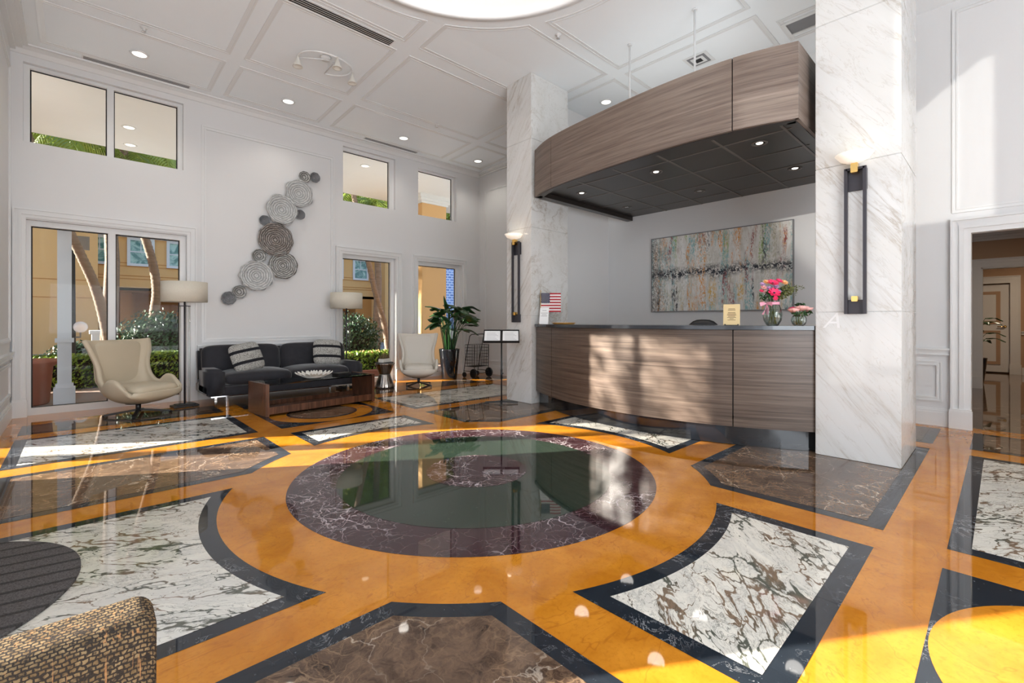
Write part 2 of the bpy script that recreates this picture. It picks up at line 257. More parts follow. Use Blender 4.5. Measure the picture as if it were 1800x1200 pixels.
def strip(bm,pts,z0,z1,t):
    "curved wall along 2d pts, thickness t to the right side of travel"
    P=[Vector(p) for p in pts]; O=[]
    for i,p in enumerate(P):
        d=(P[min(i+1,len(P)-1)]-P[max(i-1,0)]).normalized(); O.append(p+Vector((d.y,-d.x))*t)
    rows=[[bm.verts.new((q.x,q.y,z)) for q in L for z in (z0,z1)] for L in (P,O)]
    n=len(P)
    for i in range(n-1):
        a,b=rows; i0,i1,j0,j1=2*i,2*i+1,2*i+2,2*i+3
        for f in ((a[i0],a[j0],a[j1],a[i1]),(b[i0],b[i1],b[j1],b[j0]),(a[i1],a[j1],b[j1],b[i1]),(a[i0],b[i0],b[j0],a[j0])): bm.faces.new(f).smooth=False
    for i in (0,n-1): bm.faces.new((rows[0][2*i],rows[0][2*i+1],rows[1][2*i+1],rows[1][2*i]))
def poly(bm,pts,z,mi=0,z1=None):
    vs=[bm.verts.new((p[0],p[1],z)) for p in pts]; f=bm.faces.new(vs); f.material_index=mi
    if z1 is not None:
        r=bmesh.ops.extrude_face_region(bm,geom=[f]); bmesh.ops.translate(bm,vec=(0,0,z1-z),verts=[g for g in r['geom'] if isinstance(g,bmesh.types.BMVert)])
    return f
def cat(keys,n):
    "catmull-rom through key tuples"
    out=[]; K=[keys[0]]+list(keys)+[keys[-1]]
    for i in range(1,len(K)-2):
        for j in range(n):
            t=j/n; out.append(tuple(.5*((2*b)+(c-a)*t+(2*a-5*b+4*c-d)*t*t+(3*b-a-3*c+d)*t**3) for a,b,c,d in zip(K[i-1],K[i],K[i+1],K[i+2])))
    out.append(tuple(keys[-1])); return out
def obj(name,bm,mat,parent=None,smooth=None,mods=(),tri=False):
    bmesh.ops.recalc_face_normals(bm,faces=bm.faces[:])
    if tri: bmesh.ops.triangulate(bm,faces=[f for f in bm.faces if len(f.verts)>4])
    me=bpy.data.meshes.new(name); bm.to_mesh(me); bm.free()
    for x in (mat if isinstance(mat,(list,tuple)) else [mat]): me.materials.append(M[x] if isinstance(x,str) else x)
    o=bpy.data.objects.new(name,me); C.objects.link(o); o.parent=parent
    if smooth is not None:
        for p in me.polygons: p.use_smooth=smooth
    for k,a in mods:
        md=o.modifiers.new(k,k)
        for x,y in a.items(): setattr(md,x,y)
    return o
def tag(o,label,cat_,group=None,kind=None):
    o['label']=label; o['category']=cat_
    if group: o['group']=group
    if kind: o['kind']=kind
    return o
def thing(name,label,cat_,loc=(0,0,0),rz=0,group=None):
    o=bpy.data.objects.new(name,None); C.objects.link(o); o.location=loc; o.rotation_euler=(0,0,rz); o.empty_display_size=.1; return tag(o,label,cat_,group)
def struct(name,bm,mat,parent=None,**k):
    o=obj(name,bm,mat,parent,**k)
    if parent is None: o['kind']='structure'
    return o
def copy_tree(o,parent=None):
    c=o.copy(); C.objects.link(c); c.parent=parent
    for ch in [x for x in bpy.data.objects if x.parent==o]: copy_tree(ch,c)
    return c
def zc(y): return 4.79-.045*max(0,y-4.7)

# ---------------------------------------------------------------- floor
CX,CY,RR=2.35,2.91,1.77
def cellpoly(x0,x1,y0,y1,ins=0,c=(CX,CY),r=RR,n=40):
    "rectangle minus circle"
    x0+=ins;x1-=ins;y0+=ins;y1-=ins; r+=ins; K=[(x0,y0),(x1,y0),(x1,y1),(x0,y1)]; P=[]
    for k_ in range(4):
        (ax,ay),(bx,by)=K[k_],K[(k_+1)%4]
        for i in range(n): P.append((ax+(bx-ax)*i/n,ay+(by-ay)*i/n))
    inside=lambda p: math.hypot(p[0]-c[0],p[1]-c[1])<r
    fl=[inside(p) for p in P]; N_=len(P)
    if not any(fl) or all(fl): return P
    def cross(o,i_):
        for _ in range(30):
            m_=((o[0]+i_[0])/2,(o[1]+i_[1])/2)
            if inside(m_): i_=m_
            else: o=m_
        return o
    st=next(i for i in range(N_) if not fl[i] and fl[i-1]); Q=[]; i=st
    for q in range(N_):
        j=(st+q)%N_; 
        if not fl[j]:
            if fl[j-1]: Q.append(cross(P[j],P[j-1])) if q else None
            Q.append(P[j])
            if fl[(j+1)%N_]:
                A=cross(P[j],P[(j+1)%N_]); k_=(j+1)%N_
                while fl[k_]: k_=(k_+1)%N_
                Bp=cross(P[k_],P[k_-1]); a0=math.atan2(A[1]-c[1],A[0]-c[0]); a1=math.atan2(Bp[1]-c[1],Bp[0]-c[0]); d=(a1-a0+PI)%(2*PI)-PI
                Q+=[(c[0]+r*math.cos(a0+d*t/28),c[1]+r*math.sin(a0+d*t/28)) for t in range(29)]
    return Q
def circ(cx,cy,r,n=96): return [(cx+r*math.cos(2*PI*i/n),cy+r*math.sin(2*PI*i/n)) for i in range(n)]
def dedupe(P):
    Q=[]
    for p in P:
        if not Q or math.hypot(p[0]-Q[-1][0],p[1]-Q[-1][1])>2e-3: Q.append(p)
    return Q
fm=['orange','black','breccia','breccia2','brown','red','green']
bm=B(); poly(bm,[(-.75,-3.3),(7.3,-3.3),(7.3,8.5),(-.75,8.5)],0,0,z1=-.12)
def cell(x0,x1,y0,y1,mi,ins=.09):
    near=math.hypot(max(x0-CX,0,CX-x1),max(y0-CY,0,CY-y1))<RR
    f=(lambda i:dedupe(cellpoly(x0,x1,y0,y1,i))) if near else (lambda i:[(x0+i,y0+i),(x1-i,y0+i),(x1-i,y1-i),(x0+i,y1-i)])
    poly(bm,f(0),.001,1); poly(bm,f(ins),.002,mi)
X0,X1,X2,X3,X4,X5,X6,X7=-.455,1.37,1.65,3.055,3.36,5.83,6.08,6.99
rows=[(-2.8,-1.4),(-1.16,.20),(.468,1.78),(2.05,3.79),(4.06,5.25),(5.5,6.79),(7.04,7.66)]
cell(X0,1.41,*rows[6],4); cell(1.66,X3,*rows[6],4); cell(X4,X5,*rows[6],4); cell(X6,6.7,*rows[6],4)
cell(X0,1.425,*rows[5],2); cell(X4,X5,5.49,6.72,2); cell(X6,6.7,5.5,6.7,4)
cell(X0,1.41,*rows[4],4); cell(1.665,3.04,4.0,5.23,3); cell(3.35,X5,4.10,5.23,4)
cell(X0,.95,*rows[3],2); cell(3.9,X5,2.07,3.75,3); cell(X6,X7,2.07,3.75,4)
cell(X0,1.32,.468,1.79,4); cell(1.6,3.075,.468,1.45,3); cell(3.365,5.84,.468,1.775,4); cell(6.09,6.99,.468,1.775,4)
cell(3.335,5.8,-1.16,.2,2); cell(X6,X7,-1.16,.21,4); cell(X0,1.32,-1.16,.2,2)
for a,b in ((X0,1.32),(1.65,3.06),(3.34,5.8),(X6,X7)): cell(a,b,*rows[0],4)
for (x0,x1,y0,y1) in ((1.66,3.062,-1.19,.2),(1.66,3.052,5.505,6.775)):
    cx,cy=(x0+x1)/2,(y0+y1)/2; poly(bm,[(x0,y0),(x1,y0),(x1,y1),(x0,y1)],.001,1); poly(bm,circ(cx,cy,min(x1-x0,y1-y0)/2-.008),.002,0); poly(bm,circ(cx,cy,.43),.003,1); poly(bm,circ(cx,cy,.395),.004,4)
poly(bm,circ(CX,CY,1.385,160),.001,5); poly(bm,circ(CX,CY,1.06,128),.002,6); poly(bm,circ(CX,CY,.40,96),.003,5)
struct('floor',bm,fm,tri=True)

# ---------------------------------------------------------------- ceiling with dome
bm=B(); rect=(-.75,7.3,-3.3,4.7); corners=[math.atan2(y-CY,x-CX) for x in rect[:2] for y in rect[2:]]
ang=sorted([2*PI*i/128-PI for i in range(128)]+corners); ins=[];outs=[]
for a in ang:
    dx,dy=math.cos(a),math.sin(a); t=min([(rect[1]-CX)/dx if dx>1e-9 else (rect[0]-CX)/dx if dx<-1e-9 else 1e9,(rect[3]-CY)/dy if dy>1e-9 else (rect[2]-CY)/dy if dy<-1e-9 else 1e9])
    ins.append(bm.verts.new((CX+1.72*dx,CY+1.72*dy,4.79))); outs.append(bm.verts.new((CX+t*dx,CY+t*dy,4.79)))
for i in range(len(ang)): j=(i+1)%len(ang); bm.faces.new((ins[i],ins[j],outs[j],outs[i]))
vs=[bm.verts.new(p) for p in ((-.75,4.7,4.79),(7.3,4.7,4.79),(7.3,8.5,zc(8.5)),(-.75,8.5,zc(8.5)))]; bm.faces.new(vs)
struct('ceiling',bm,'ceil')
bm=B(); lathe(bm,[(1.72,0),(1.72,.10),(1.70,.12)]+[(1.70*math.cos(t),.12+.62*math.sin(t)) for t in [PI/2*i/14 for i in range(1,14)]]+[(.01,.74)],96,(CX,CY,4.79),cap=False)
o=struct('ceiling_dome',bm,'dome'); o['kind']='structure'
bm=B(); lathe(bm,[(1.70,.0),(1.70,-.03),(1.725,-.04),(1.75,-.025),(1.77,-.03),(1.79,-.012),(1.80,0)],128,(CX,CY,4.79),cap=False); struct('trim_1',bm,'trim')
# ceiling field mouldings
def field(bm,x0,x1,y0,y1):
    near=math.hypot(max(x0-CX,0,CX-x1),max(y0-CY,0,CY-y1))<1.93
    f=lambda i: cellpoly(x0,x1,y0,y1,i,r=1.93,n=24)
    for i0,i1,t in ((0,.018,.009),(.018,.046,.004),(.046,.060,.007)):
        a=f(i0); b=f(i1)
        def res(P,n=260):
            L=[0]
            for u,v in zip(P,P[1:]+P[:1]): L.append(L[-1]+math.hypot(u[0]-v[0],u[1]-v[1]))
            return P
        if len(a)!=len(b): a=cellpoly(x0,x1,y0,y1,i0,r=1.93,n=24); c_=((x0+x1)/2,(y0+y1)/2); b=[(p[0]+(c_[0]-p[0])*(i1-i0)/max(abs(c_[0]-p[0]),abs(c_[1]-p[1]),.3),p[1]+(c_[1]-p[1])*(i1-i0)/max(abs(c_[0]-p[0]),abs(c_[1]-p[1]),.3)) for p in a]
        n=len(a)
        la=[(bm.verts.new((p[0],p[1],zc(p[1])-.0005)),bm.verts.new((p[0],p[1],zc(p[1])-t))) for p in a]; lb=[(bm.verts.new((p[0],p[1],zc(p[1])-.0005)),bm.verts.new((p[0],p[1],zc(p[1])-t))) for p in b]
        for k in range(n):
            j=(k+1)%n; bm.faces.new((la[k][1],la[j][1],lb[j][1],lb[k][1])); bm.faces.new((la[k][0],la[j][0],la[j][1],la[k][1])); bm.faces.new((lb[k][0],lb[k][1],lb[j][1],lb[j][0]))
k=2
FX=[(-.33,1.46),(1.62,3.05),(3.24,5.62),(5.79,6.66)]; FY=[(-2.6,-.3),(-.1,1.8),(1.98,3.76),(3.93,5.23),(5.44,6.93),(7.13,8.12)]
bm=B()
for i,fx in enumerate(FX):
    for j,fy in enumerate(FY):
        if i==1 and j==2 or (i==0 and j in (1,2) and False): continue
        if i==2 and j==2: fx_=(3.24,5.62)
        if i==3 and j==1: continue
        field(bm,*fx,*fy)
for a in (6.12,): field(bm,6.10,6.66,.2,1.86)
bmesh.ops.remove_doubles(bm,verts=bm.verts,dist=1e-5)
struct('trim_2',bm,'trim')

# ---------------------------------------------------------------- walls
bm=B()
UW=[(-.49,1.16,3.455,4.45),(3.6,4.68,3.44,4.46),(5.21,6.2,3.43,4.42)]; LW=[(-.5,1.2,-.02,2.48),(3.58,4.68,-.02,2.47),(5.2,6.32,-.02,2.47)]
cell_wall(bm,'Y',8.4,8.62,-.75,7.3,-.1,4.8,UW+LW); struct('wall_window_side',bm,'wall')
bm=B(); cell_wall(bm,'X',-.6,-.8,-3.3,8.4,-.1,4.9,[(.2,2.27,-.02,2.4),(.2,2.27,2.6,3.9),(5.24,6.64,-.02,3.36),(-1.02,-.27,3.39,4.78)]); struct('wall_left',bm,'wall')
bm=B(); cell_wall(bm,'X',7.19,7.4,-3.3,5.02,-.1,4.9,[(-1.25,.237,-.11,2.187)]); struct('wall_right',bm,'wall')
bm=B(); box(bm,5.55,7.19,5.02,5.14,0,4.79); struct('wall_alcove',bm,'wall')
bm=B(); cell_wall(bm,'X',6.86,7.3,5.14,8.4,0,4.8,[]); struct('wall_far_right',bm,'wall')
bm=B(); cell_wall(bm,'Y',-3.15,-3.3,-.75,7.3,-.1,4.9,[]); struct('wall_behind',bm,'wall')
# left wall glazing bars outside the frame, plus an added light-shaping awning
bm=B(); box(bm,-.74,-.70,5.91,5.99,0,3.36); box(bm,-.74,-.70,5.24,6.64,2.36,2.42); struct('window_9',bm,'trim')
bm=B(); vs=[bm.verts.new(p) for p in ((-.83,-1.02,4.84),(-.83,-.02,4.06),(-.83,-.02,4.9),(-.83,-1.02,4.9))]; f=bm.faces.new(vs); rr_=bmesh.ops.extrude_face_region(bm,geom=[f]); bmesh.ops.translate(bm,vec=(-.06,0,0),verts=[g for g in rr_['geom'] if isinstance(g,bmesh.types.BMVert)]); struct('window_10',bm,'trim')  # unseen slanted awning added to trim the reflected-sun patch
bm=B(); box(bm,-.76,-.66,1.62,1.68,0,3.9); box(bm,-.76,-.66,.2,2.27,2.4,2.6); box(bm,-.78,-.62,2.55,2.66,0,2.3); struct('window_11',bm,'trim')
# window frames & glass
def win(idx,x0,x1,z0,z1,gx0,gx1,gz0,gz1,mull=None):
    bm=B(); Y0,Y1=8.47,8.56
    box(bm,x0,gx0,Y0,Y1,z0,z1); box(bm,gx1,x1,Y0,Y1,z0,z1); box(bm,gx0,gx1,Y0,Y1,z0,gz0); box(bm,gx0,gx1,Y0,Y1,gz1,z1)
    ps=[(gx0,gx1)]
    if mull: box(bm,mull[0],mull[1],Y0,Y1,gz0,gz1); ps=[(gx0,mull[0]),(mull[1],gx1)]
    w=struct('window_%d'%idx,bm,'trim')
    g=B(); d=B()
    for a,b in ps:
        box(g,a,b,8.535,8.54,gz0,gz1)
        box(d,a,b,8.522,8.532,gz1-.012,gz1); box(d,a,a+.012,8.522,8.532,gz0,gz1); box(d,b-.012,b,8.522,8.532,gz0,gz1); box(d,a,b,8.522,8.532,gz0,gz0+.008)
    obj('pane',g,'glass',w); obj('gasket',d,'dark',w)
win(1,-.49,1.16,3.455,4.45,-.435,1.10,3.462,4.41,(.303,.375)); win(2,3.6,4.68,3.44,4.46,3.62,4.585,3.445,4.40); win(3,5.21,6.2,3.43,4.42,5.23,6.14,3.437,4.385)
win(4,-.5,1.2,0,2.48,-.425,1.125,.09,2.41,(.313,.393)); win(5,3.58,4.68,0,2.47,3.60,4.61,.09,2.38); win(6,5.2,6.32,0,2.47,5.22,6.24,.09,2.38)
k=3
def trimw(f):
    global k
    bm=B(); f(bm); o=struct('trim_%d'%k,bm,'trim'); k+=1; return o
def casing(bm,a0,a1,z1,w=.12):
    for (o,ww,t) in ((0,.018,.05),(.018,w*.3,.03),(.018+w*.3,w*.2,.042),(.018+w*.5,w-.018-w*.5,.022)):
        A0,A1,Z=a0+o,a1-o,z1-o
        box(bm,A0,A0+ww,8.4-t,8.4,.22,Z); box(bm,A1-ww,A1,8.4-t,8.4,.22,Z); box(bm,A0+ww,A1-ww,8.4-t,8.4,Z-ww,Z)
    for a in (a0,a1-w): box(bm,a-.012,a+w+.012,8.4-.062,8.4,0,.2); box(bm,a-.006,a+w+.006,8.4-.054,8.4,.2,.225)
trimw(lambda b:casing(b,-.6+.02,1.32,2.61,.115)); trimw(lambda b:casing(b,3.455,4.815,2.58,.13)); trimw(lambda b:casing(b,5.075,6.46,2.58,.125))
trimw(lambda b:rectframe(b,'Y',8.4,-1,1.385,3.43,.87,4.2,.06,.02,steps=3))
def rail(b,ax,c,d,a0,a1,z=.80):
    for z0,z1,t in ((z,z+.02,.045),(z-.045,z,.022),(z-.06,z-.045,.03)):
        lo,hi=sorted((c,c+d*t))
        if ax=='Y': box(b,a0,a1,lo,hi,z0,z1)
        else: box(b,lo,hi,a0,a1,z0,z1)
def base(b,ax,c,d,a0,a1,h=.2):
    for z0,z1,t in ((0,h*.78,.022),(h*.78,h*.92,.016),(h*.92,h,.010)):
        lo,hi=sorted((c,c+d*t))
        if ax=='Y': box(b,a0,a1,lo,hi,z0,z1)
        else: box(b,lo,hi,a0,a1,z0,z1)
trimw(lambda b:[rail(b,'Y',8.4,-1,1.33,3.44,.81),rectframe(b,'Y',8.4,-1,1.40,3.40,.28,.70,.04,.016,steps=2)])
trimw(lambda b:[rail(b,'X',-.6,1,6.75,8.4,.80),rectframe(b,'X',-.6,1,6.95,8.25,.28,.70,.045,.018,steps=3),rectframe(b,'X',-.6,1,6.95,8.25,.95,4.3,.05,.018,steps=2)])
trimw(lambda b:[rail(b,'X',6.86,-1,5.14,8.4,.82),rectframe(b,'X',6.86,-1,6.3,8.22,.28,.72,.04,.016,steps=2),rectframe(b,'X',6.86,-1,6.3,8.2,.95,4.2,.045,.014,steps=2)])
trimw(lambda b:[rail(b,'X',7.19,-1,.40,1.9,.87),rectframe(b,'X',7.19,-1,.47,1.4,.28,.74,.05,.018,steps=3)])
trimw(lambda b:rectframe(b,'X',7.19,-1,-1.5,.39,2.41,4.70,.05,.018,steps=3))
# door opening casing, right wall
def doorcase(b,c,a0,a1,z1,w,plint=True,hx=.04):
    for (o,ww,t) in ((0,.02,.055),(.02,w*.3,.03),(.02+w*.3,w*.25,.045),(.02+w*.55,w-.02-w*.55,.022)):
        A0,A1,Z=a0-w+o,a1+w-o,z1+w-.015-o
        box(b,c-t,c,A0,A0+ww,.2,Z); box(b,c-t,c,A1-ww,A1,.2,Z); box(b,c-t,c,A0+ww,A1-ww,Z-ww,Z)
    for a in (a0-w,a1): box(b,c-.065,c,a-.012,a+w+.012,0,.2); box(b,c-.06,c,a-.006,a+w+.006,.2,.22)
trimw(lambda b:doorcase(b,7.19,-1.25,.237,2.187,.165))
# baseboards and cove
def sbase(name,*a):
    b=B(); base(b,*a); struct(name,b,'trim')
sbase('baseboard_window_side','Y',8.4,-1,1.34,3.44); sbase('baseboard_window_piers','Y',8.4,-1,4.83,5.06); sbase('baseboard_left','X',-.6,1,6.6,8.4); sbase('baseboard_far_right','X',6.86,-1,5.14,8.4); sbase('baseboard_right','X',7.19,-1,.415,5.0)
def cove(b):
    z=zc(8.4)
    vs=[[b.verts.new((x,8.4-y0,z-z0)) for y0,z0 in ((.14,-.01),(.135,.008),(.10,.012),(.05,.04),(.02,.085),(0,.09))] for x in (-.6,6.86)]; [b.faces.new((vs[0][i],vs[0][i+1],vs[1][i+1],vs[1][i])) for i in range(5)]
trimw(cove)
trimw(lambda b:[box(b,6.86-y0,6.86,5.14,8.4,4.62-z0,4.8) for y0,z0 in ((.10,.012),(.07,.03),(.03,.06))])
trimw(lambda b:[box(b,-.6,-.6+y0,6.6,8.4,4.62-z0,4.8) for y0,z0 in ((.16,.012),(.11,.03),(.05,.06))])

# ---------------------------------------------------------------- hallway beyond the doorway
bm=B(); box(bm,7.3,16,-3.2,3.4,-.12,0); struct('floor_hall',bm,'brown')
bm=B(); box(bm,7.3,16,-3.2,3.4,2.78,2.9); struct('ceiling_hall',bm,'hallwhite')
bm=B(); box(bm,7.4,16,3.3,3.45,0,2.8); box(bm,7.4,16,-3.2,-3.05,0,2.8); struct('wall_hall_sides',bm,'tan')
bm=B(); cell_wall(bm,'X',11.75,11.95,-3.05,3.3,0,2.78,[(-1.5,.26,-.01,2.15)]); struct('wall_hall_middle',bm,'tan')
bm=B(); cell_wall(bm,'X',15.35,15.5,-3.05,3.3,0,2.78,[(-.12,.80,-.01,2.06)]); box(bm,15.6,15.7,-.5,1.2,-.1,2.4); struct('wall_hall_far',bm,'tan')
def hc(b):
    w=.15; c=11.75
    for (o,ww,t) in ((0,.02,.05),(.02,w*.4,.03),(.02+w*.4,w*.6-.02,.02)):
        A0,A1,Z=-1.5-w+o,.26+w-o,2.15+w-o; box(b,c-t,c,A0,A0+ww,0,Z); box(b,c-t,c,A1-ww,A1,0,Z); box(b,c-t,c,A0+ww,A1-ww,Z-ww,Z)
    box(b,c-.07,c,.25,.42,0,.2); box(b,11.75,11.95,.24,.262,0,2.15); box(b,11.75,11.95,-1.5,.26,2.13,2.152)
    for z0,y in ((2.70,.10),(2.66,.06),(2.62,.03)): box(b,c-y,c,-3.05,3.3,z0,2.78)
b=B(); hc(b); struct('trim_20',b,'hallwhite')
b=B(); w=.16; c=15.35
for (o,ww,t) in ((0,.02,.05),(.02,w*.4,.03),(.02+w*.4,w*.6-.02,.02)):
    A0,A1,Z=-.12-w+o,.80+w-o,2.06+w-o; box(b,c-t,c,A0,A0+ww,0,Z); box(b,c-t,c,A1-ww,A1,0,Z); box(b,c-t,c,A0+ww,A1-ww,Z-ww,Z)
box(b,c-.06,c,-.29,-.11,0,.22); base(b,'X',15.35,-1,-3.05,-.3,.16); rail(b,'X',15.35,-1,-3.05,-.29,.95); struct('trim_21',b,'hallwhite')
b=B(); box(b,15.42,15.46,-.12,.80,.03,2.04); d2=struct('door_2',b,'hallwhite')
b=B()
for z0,z1 in ((1.13,1.88),(.2,.98)): rectframe(b,'X',15.42,-1,.03,.66,z0,z1,.07,.014,steps=2)
obj('door_panel',b,'tan',d2)
b=B(); lathe(b,[(.03,0),(.03,.01),(.012,.02),(.012,.05)],16,M4=Matrix.Translation((15.42,-.04,1.07))@Matrix.Rotation(-PI/2,4,'Y')); tube(b,[(15.37,-.04,1.07),(15.37,.08,1.07)],.011); obj('door_handle',b,'brass',d2)
light('hall_light','AREA',(13.6,-.5,2.7),(0,0,0),42,(1,.80,.58),shape='DISK',size=.5); light('hall_light_near','AREA',(9.6,-.6,2.7),(0,0,0),26,(1,.84,.66),shape='DISK',size=.5)
# ---------------------------------------------------------------- marble columns
def column(label,x0,x1,y0,y1,mat):
    t=thing('marble_column',label,'column',((x0+x1)/2,(y0+y1)/2,0)); hx,hy=(x1-x0)/2,(y1-y0)/2
    b=B(); zs=[0.004,1.28,2.56,3.84,4.79]
    for z0,z1 in zip(zs,zs[1:]): box(b,-hx,hx,-hy,hy,z0,z1-.0015,bev=.004)
    obj('shaft',b,mat,t); return t
c1=column('white marble column at left end of the reception desk, flag before it',4.77,5.59,4.66,5.18,'cal2')
c2=column('white marble column at right of the desk with tall dark sconce on it',4.85,5.77,.56,1.157,'cal')
# script letter A reflected in the near column, modelled as thin white text
cu=bpy.data.curves.new('letter','FONT'); cu.body='A'; cu.size=.19; cu.shear=.35; cu.extrude=.0005
to=bpy.data.objects.new('letter',cu); C.objects.link(to); me=bpy.data.meshes.new_from_object(to); bpy.data.objects.remove(to); M['letter']=plain('reflected_lettering',(.80,.80,.80),.3,var=.01)
me.materials.clear(); me.materials.append(M['letter']); lo=bpy.data.objects.new('letter_a_reflection',me); C.objects.link(lo); lo.parent=c2; lo.rotation_euler=(PI/2,0,-PI/2); lo.location=(4.849-5.31,1.10-.8585,1.14)
tubeA=None

# ---------------------------------------------------------------- reception desk
def arcx(y,xm,xe): 
    yc=2.92; h=1.74; s_=xe-xm; Rr=(h*h+s_*s_)/(2*s_); return xm+Rr-math.sqrt(max(Rr*Rr-(y-yc)**2,0))
desk=thing('reception_desk','curved dark wood reception desk between the two marble columns','desk',(4.9,2.91,0)); DX,DY=4.9,2.91
def arc(y0,y1,xm,xe,n=24,off=0): return [(arcx(y0+(y1-y0)*i/n,xm,xe)-DX+off,y0+(y1-y0)*i/n-DY) for i in range(n+1)]
for a,bb in ((1.160,1.765),(1.775,4.105),(4.115,4.648)):
    b=B(); strip(b,arc(a,bb,4.365,4.87),.19,1.115,.03); obj('front_panel',b,'desk',desk)
b=B(); strip(b,arc(1.175,4.65,4.385,4.89,40),.3,1.1,.02); obj('backing',b,'dark',desk)
b=B(); strip(b,arc(1.160,4.65,4.436,4.94,40),.004,.25,.03); obj('kick_panel',b,'blackgloss',desk)
b=B(); P=arc(1.165,4.652,4.33,4.84,48); poly(b,P+[(.42,4.652-DY),(.42,1.165-DY)],1.118,0,z1=1.155); obj('worktop',b,'worktop',desk,tri=True)
b=B(); box(b,.36,.39,1.175-DY,4.65-DY,.01,1.118); box(b,.08,.36,1.175-DY,1.2-DY,.01,1.118); box(b,.08,.36,4.62-DY,4.65-DY,.01,1.118); obj('back_panel',b,'desk',desk)
# ---------------------------------------------------------------- canopy
can=thing('reception_canopy','curved wood-clad canopy hung above the reception desk','canopy',(5.8,2.91,2.98)); KX,KY,KZ=5.8,2.91,2.98
cp=cat([(4.80,4.62),(4.60,4.13),(4.475,3.25),(4.42,2.45),(4.455,1.73),(4.60,1.225)],12)
def sub(y0,y1):
    out=[p for p in cp if y1-1e-6<=p[1]<=y0+1e-6]
    def at(y):
        for a,c in zip(cp,cp[1:]):
            if a[1]>=y>=c[1]: t=(a[1]-y)/(a[1]-c[1]+1e-9); return (a[0]+(c[0]-a[0])*t,y)
    return [at(y0) or cp[0]]+[p for p in out if y1+.01<p[1]<y0-.01]+[at(y1) or cp[-1]]
for a,c in ((4.62,4.135),(4.125,1.735),(1.725,1.225)):
    b=B(); strip(b,[(p[0]-KX,p[1]-KY) for p in sub(a,c)],0.0,.675,-.035); obj('fascia_panel',b,'canopyw',can)
b=B(); strip(b,[(p[0]+.03-KX,p[1]-KY) for p in sub(4.60,1.24)],.01,.67,-.02); obj('backing',b,'dark',can)
b=B(); box(b,4.80-KX,7.18-KX,4.59-KY,4.62-KY,0,.675); obj('side_panel',b,'darktile',can)
b=B(); box(b,4.60-KX,7.18-KX,1.225-KY,1.255-KY,0,.675); obj('side_panel',b,'canopyw',can)
b=B(); strip(b,[(p[0]+.035-KX,p[1]-KY) for p in sub(4.6,1.25)],-.004,.012,-.08); box(b,4.8-KX,7.18-KX,4.50-KY,4.60-KY,-.004,.07); box(b,4.65-KX,7.18-KX,1.255-KY,1.33-KY,-.004,.02); obj('bottom_lip',b,'darktile',can)
inner=[(p[0]+.03-KX,p[1]-KY) for p in sub(4.58,1.26)]
b=B(); poly(b,inner+[(7.18-KX,1.26-KY),(7.18-KX,4.58-KY)],.065,0,z1=.075); obj('tile_ceiling',b,'darktile',can,tri=True)
b=B()
for y in (3.85,3.245,2.64,2.03,1.43): 
    x0=next((p[0]-(0) for p in cp if p[1]<=y),4.6)+.1; box(b,x0-KX,7.17-KX,y-.012-KY,y+.012-KY,.058,.066)
for x in (4.97,5.58,6.19,6.80):
    y1=4.46; y0=1.30 if x>4.9 else 1.5
    if x<5: y1=3.95+.2
    box(b,x-.012-KX,x+.012-KX,y0-KY,y1-KY,.060,.0662)
obj('grid_bars',b,'tbar',can)
b=B(); poly(b,[(p[0]-KX+.01,p[1]-KY) for p in sub(4.6,1.24)]+[(7.18-KX,1.24-KY),(7.18-KX,4.6-KY)],.66,0,z1=.672); obj('top_board',b,'darktile',can,tri=True)
for x,y,d in ((5.30,4.16,'left front'),(5.22,2.94,'centre front'),(5.16,1.73,'right front'),(6.50,4.18,'left rear'),(6.44,2.95,'centre rear'),(6.32,1.72,'right rear')):
    t=thing('canopy_downlight','small round spotlight in dark canopy underside, %s'%d,'light',(x,y,3.045),group='spotlights under the canopy')
    b=B(); lathe(b,[(.052,0),(.056,-.006),(.075,-.008),(.078,0)],24); obj('rim',b,'tbar',t); b=B(); lathe(b,[(.001,-.004),(.03,-.005),(.035,0)],20); obj('lens',b,'lamp' if d in('right front','right rear','left front','centre front') else 'chrome',t)
    light('spot','SPOT',(x,y,3.02),(0,0,0),4.2,(1,.95,.88),spot_size=R(150),spot_blend=.6,shadow_soft_size=.10)
for x,y,l in ((5.23,3.32,'left'),(5.18,2.43,'right')):
    b=B(); tube(b,[(0,0,0),(0,0,1.13)],.012,10); lathe(b,[(.03,1.12),(.03,1.135)],16); o=obj('suspension_rod',b,'trim'); o.location=(x,y,3.655); tag(o,'thin white rod holding the canopy from the ceiling, %s one'%l,'rod','rods holding up the canopy')

# ---------------------------------------------------------------- painting
m=N('abstract_painting'); sp=m.n('ShaderNodeSeparateXYZ'); m.L(m.obj,sp.inputs[0]); yy=sp.outputs['Y']; zz=sp.outputs['Z']
st=m.map((1,2.6,.9)); daub=m.noise(26,5,1.2,.7,m.map((1,1.25,.55)))
c=m.mix(m.rng(m.noise(9,5,.6,.6,m.map((1,1.6,.6))),.35,.65),(.62,.60,.55),(.80,.80,.78))
def streak(seed,col,lo,hi,amt,zm=None,sc=2.2):
    global c
    f=m.noise(sc,3,.4,.5,m.map((1,2.2,.38),loc=(seed,seed*1.7,seed*.3))); k_=m.rng(f,lo,hi)
    d=m.rng(m.noise(38,5,1.,.7,m.map((1,1.3,.5),loc=(seed,0,seed))),.48,.53); v=m.math('MULTIPLY',m.math('MULTIPLY',k_,d),amt)
    if zm is not None: v=m.math('MULTIPLY',v,zm)
    c=m.mix(v,c,col)
top=m.rng(zz,-.1,.25); bot=m.rng(zz,.0,-.3)
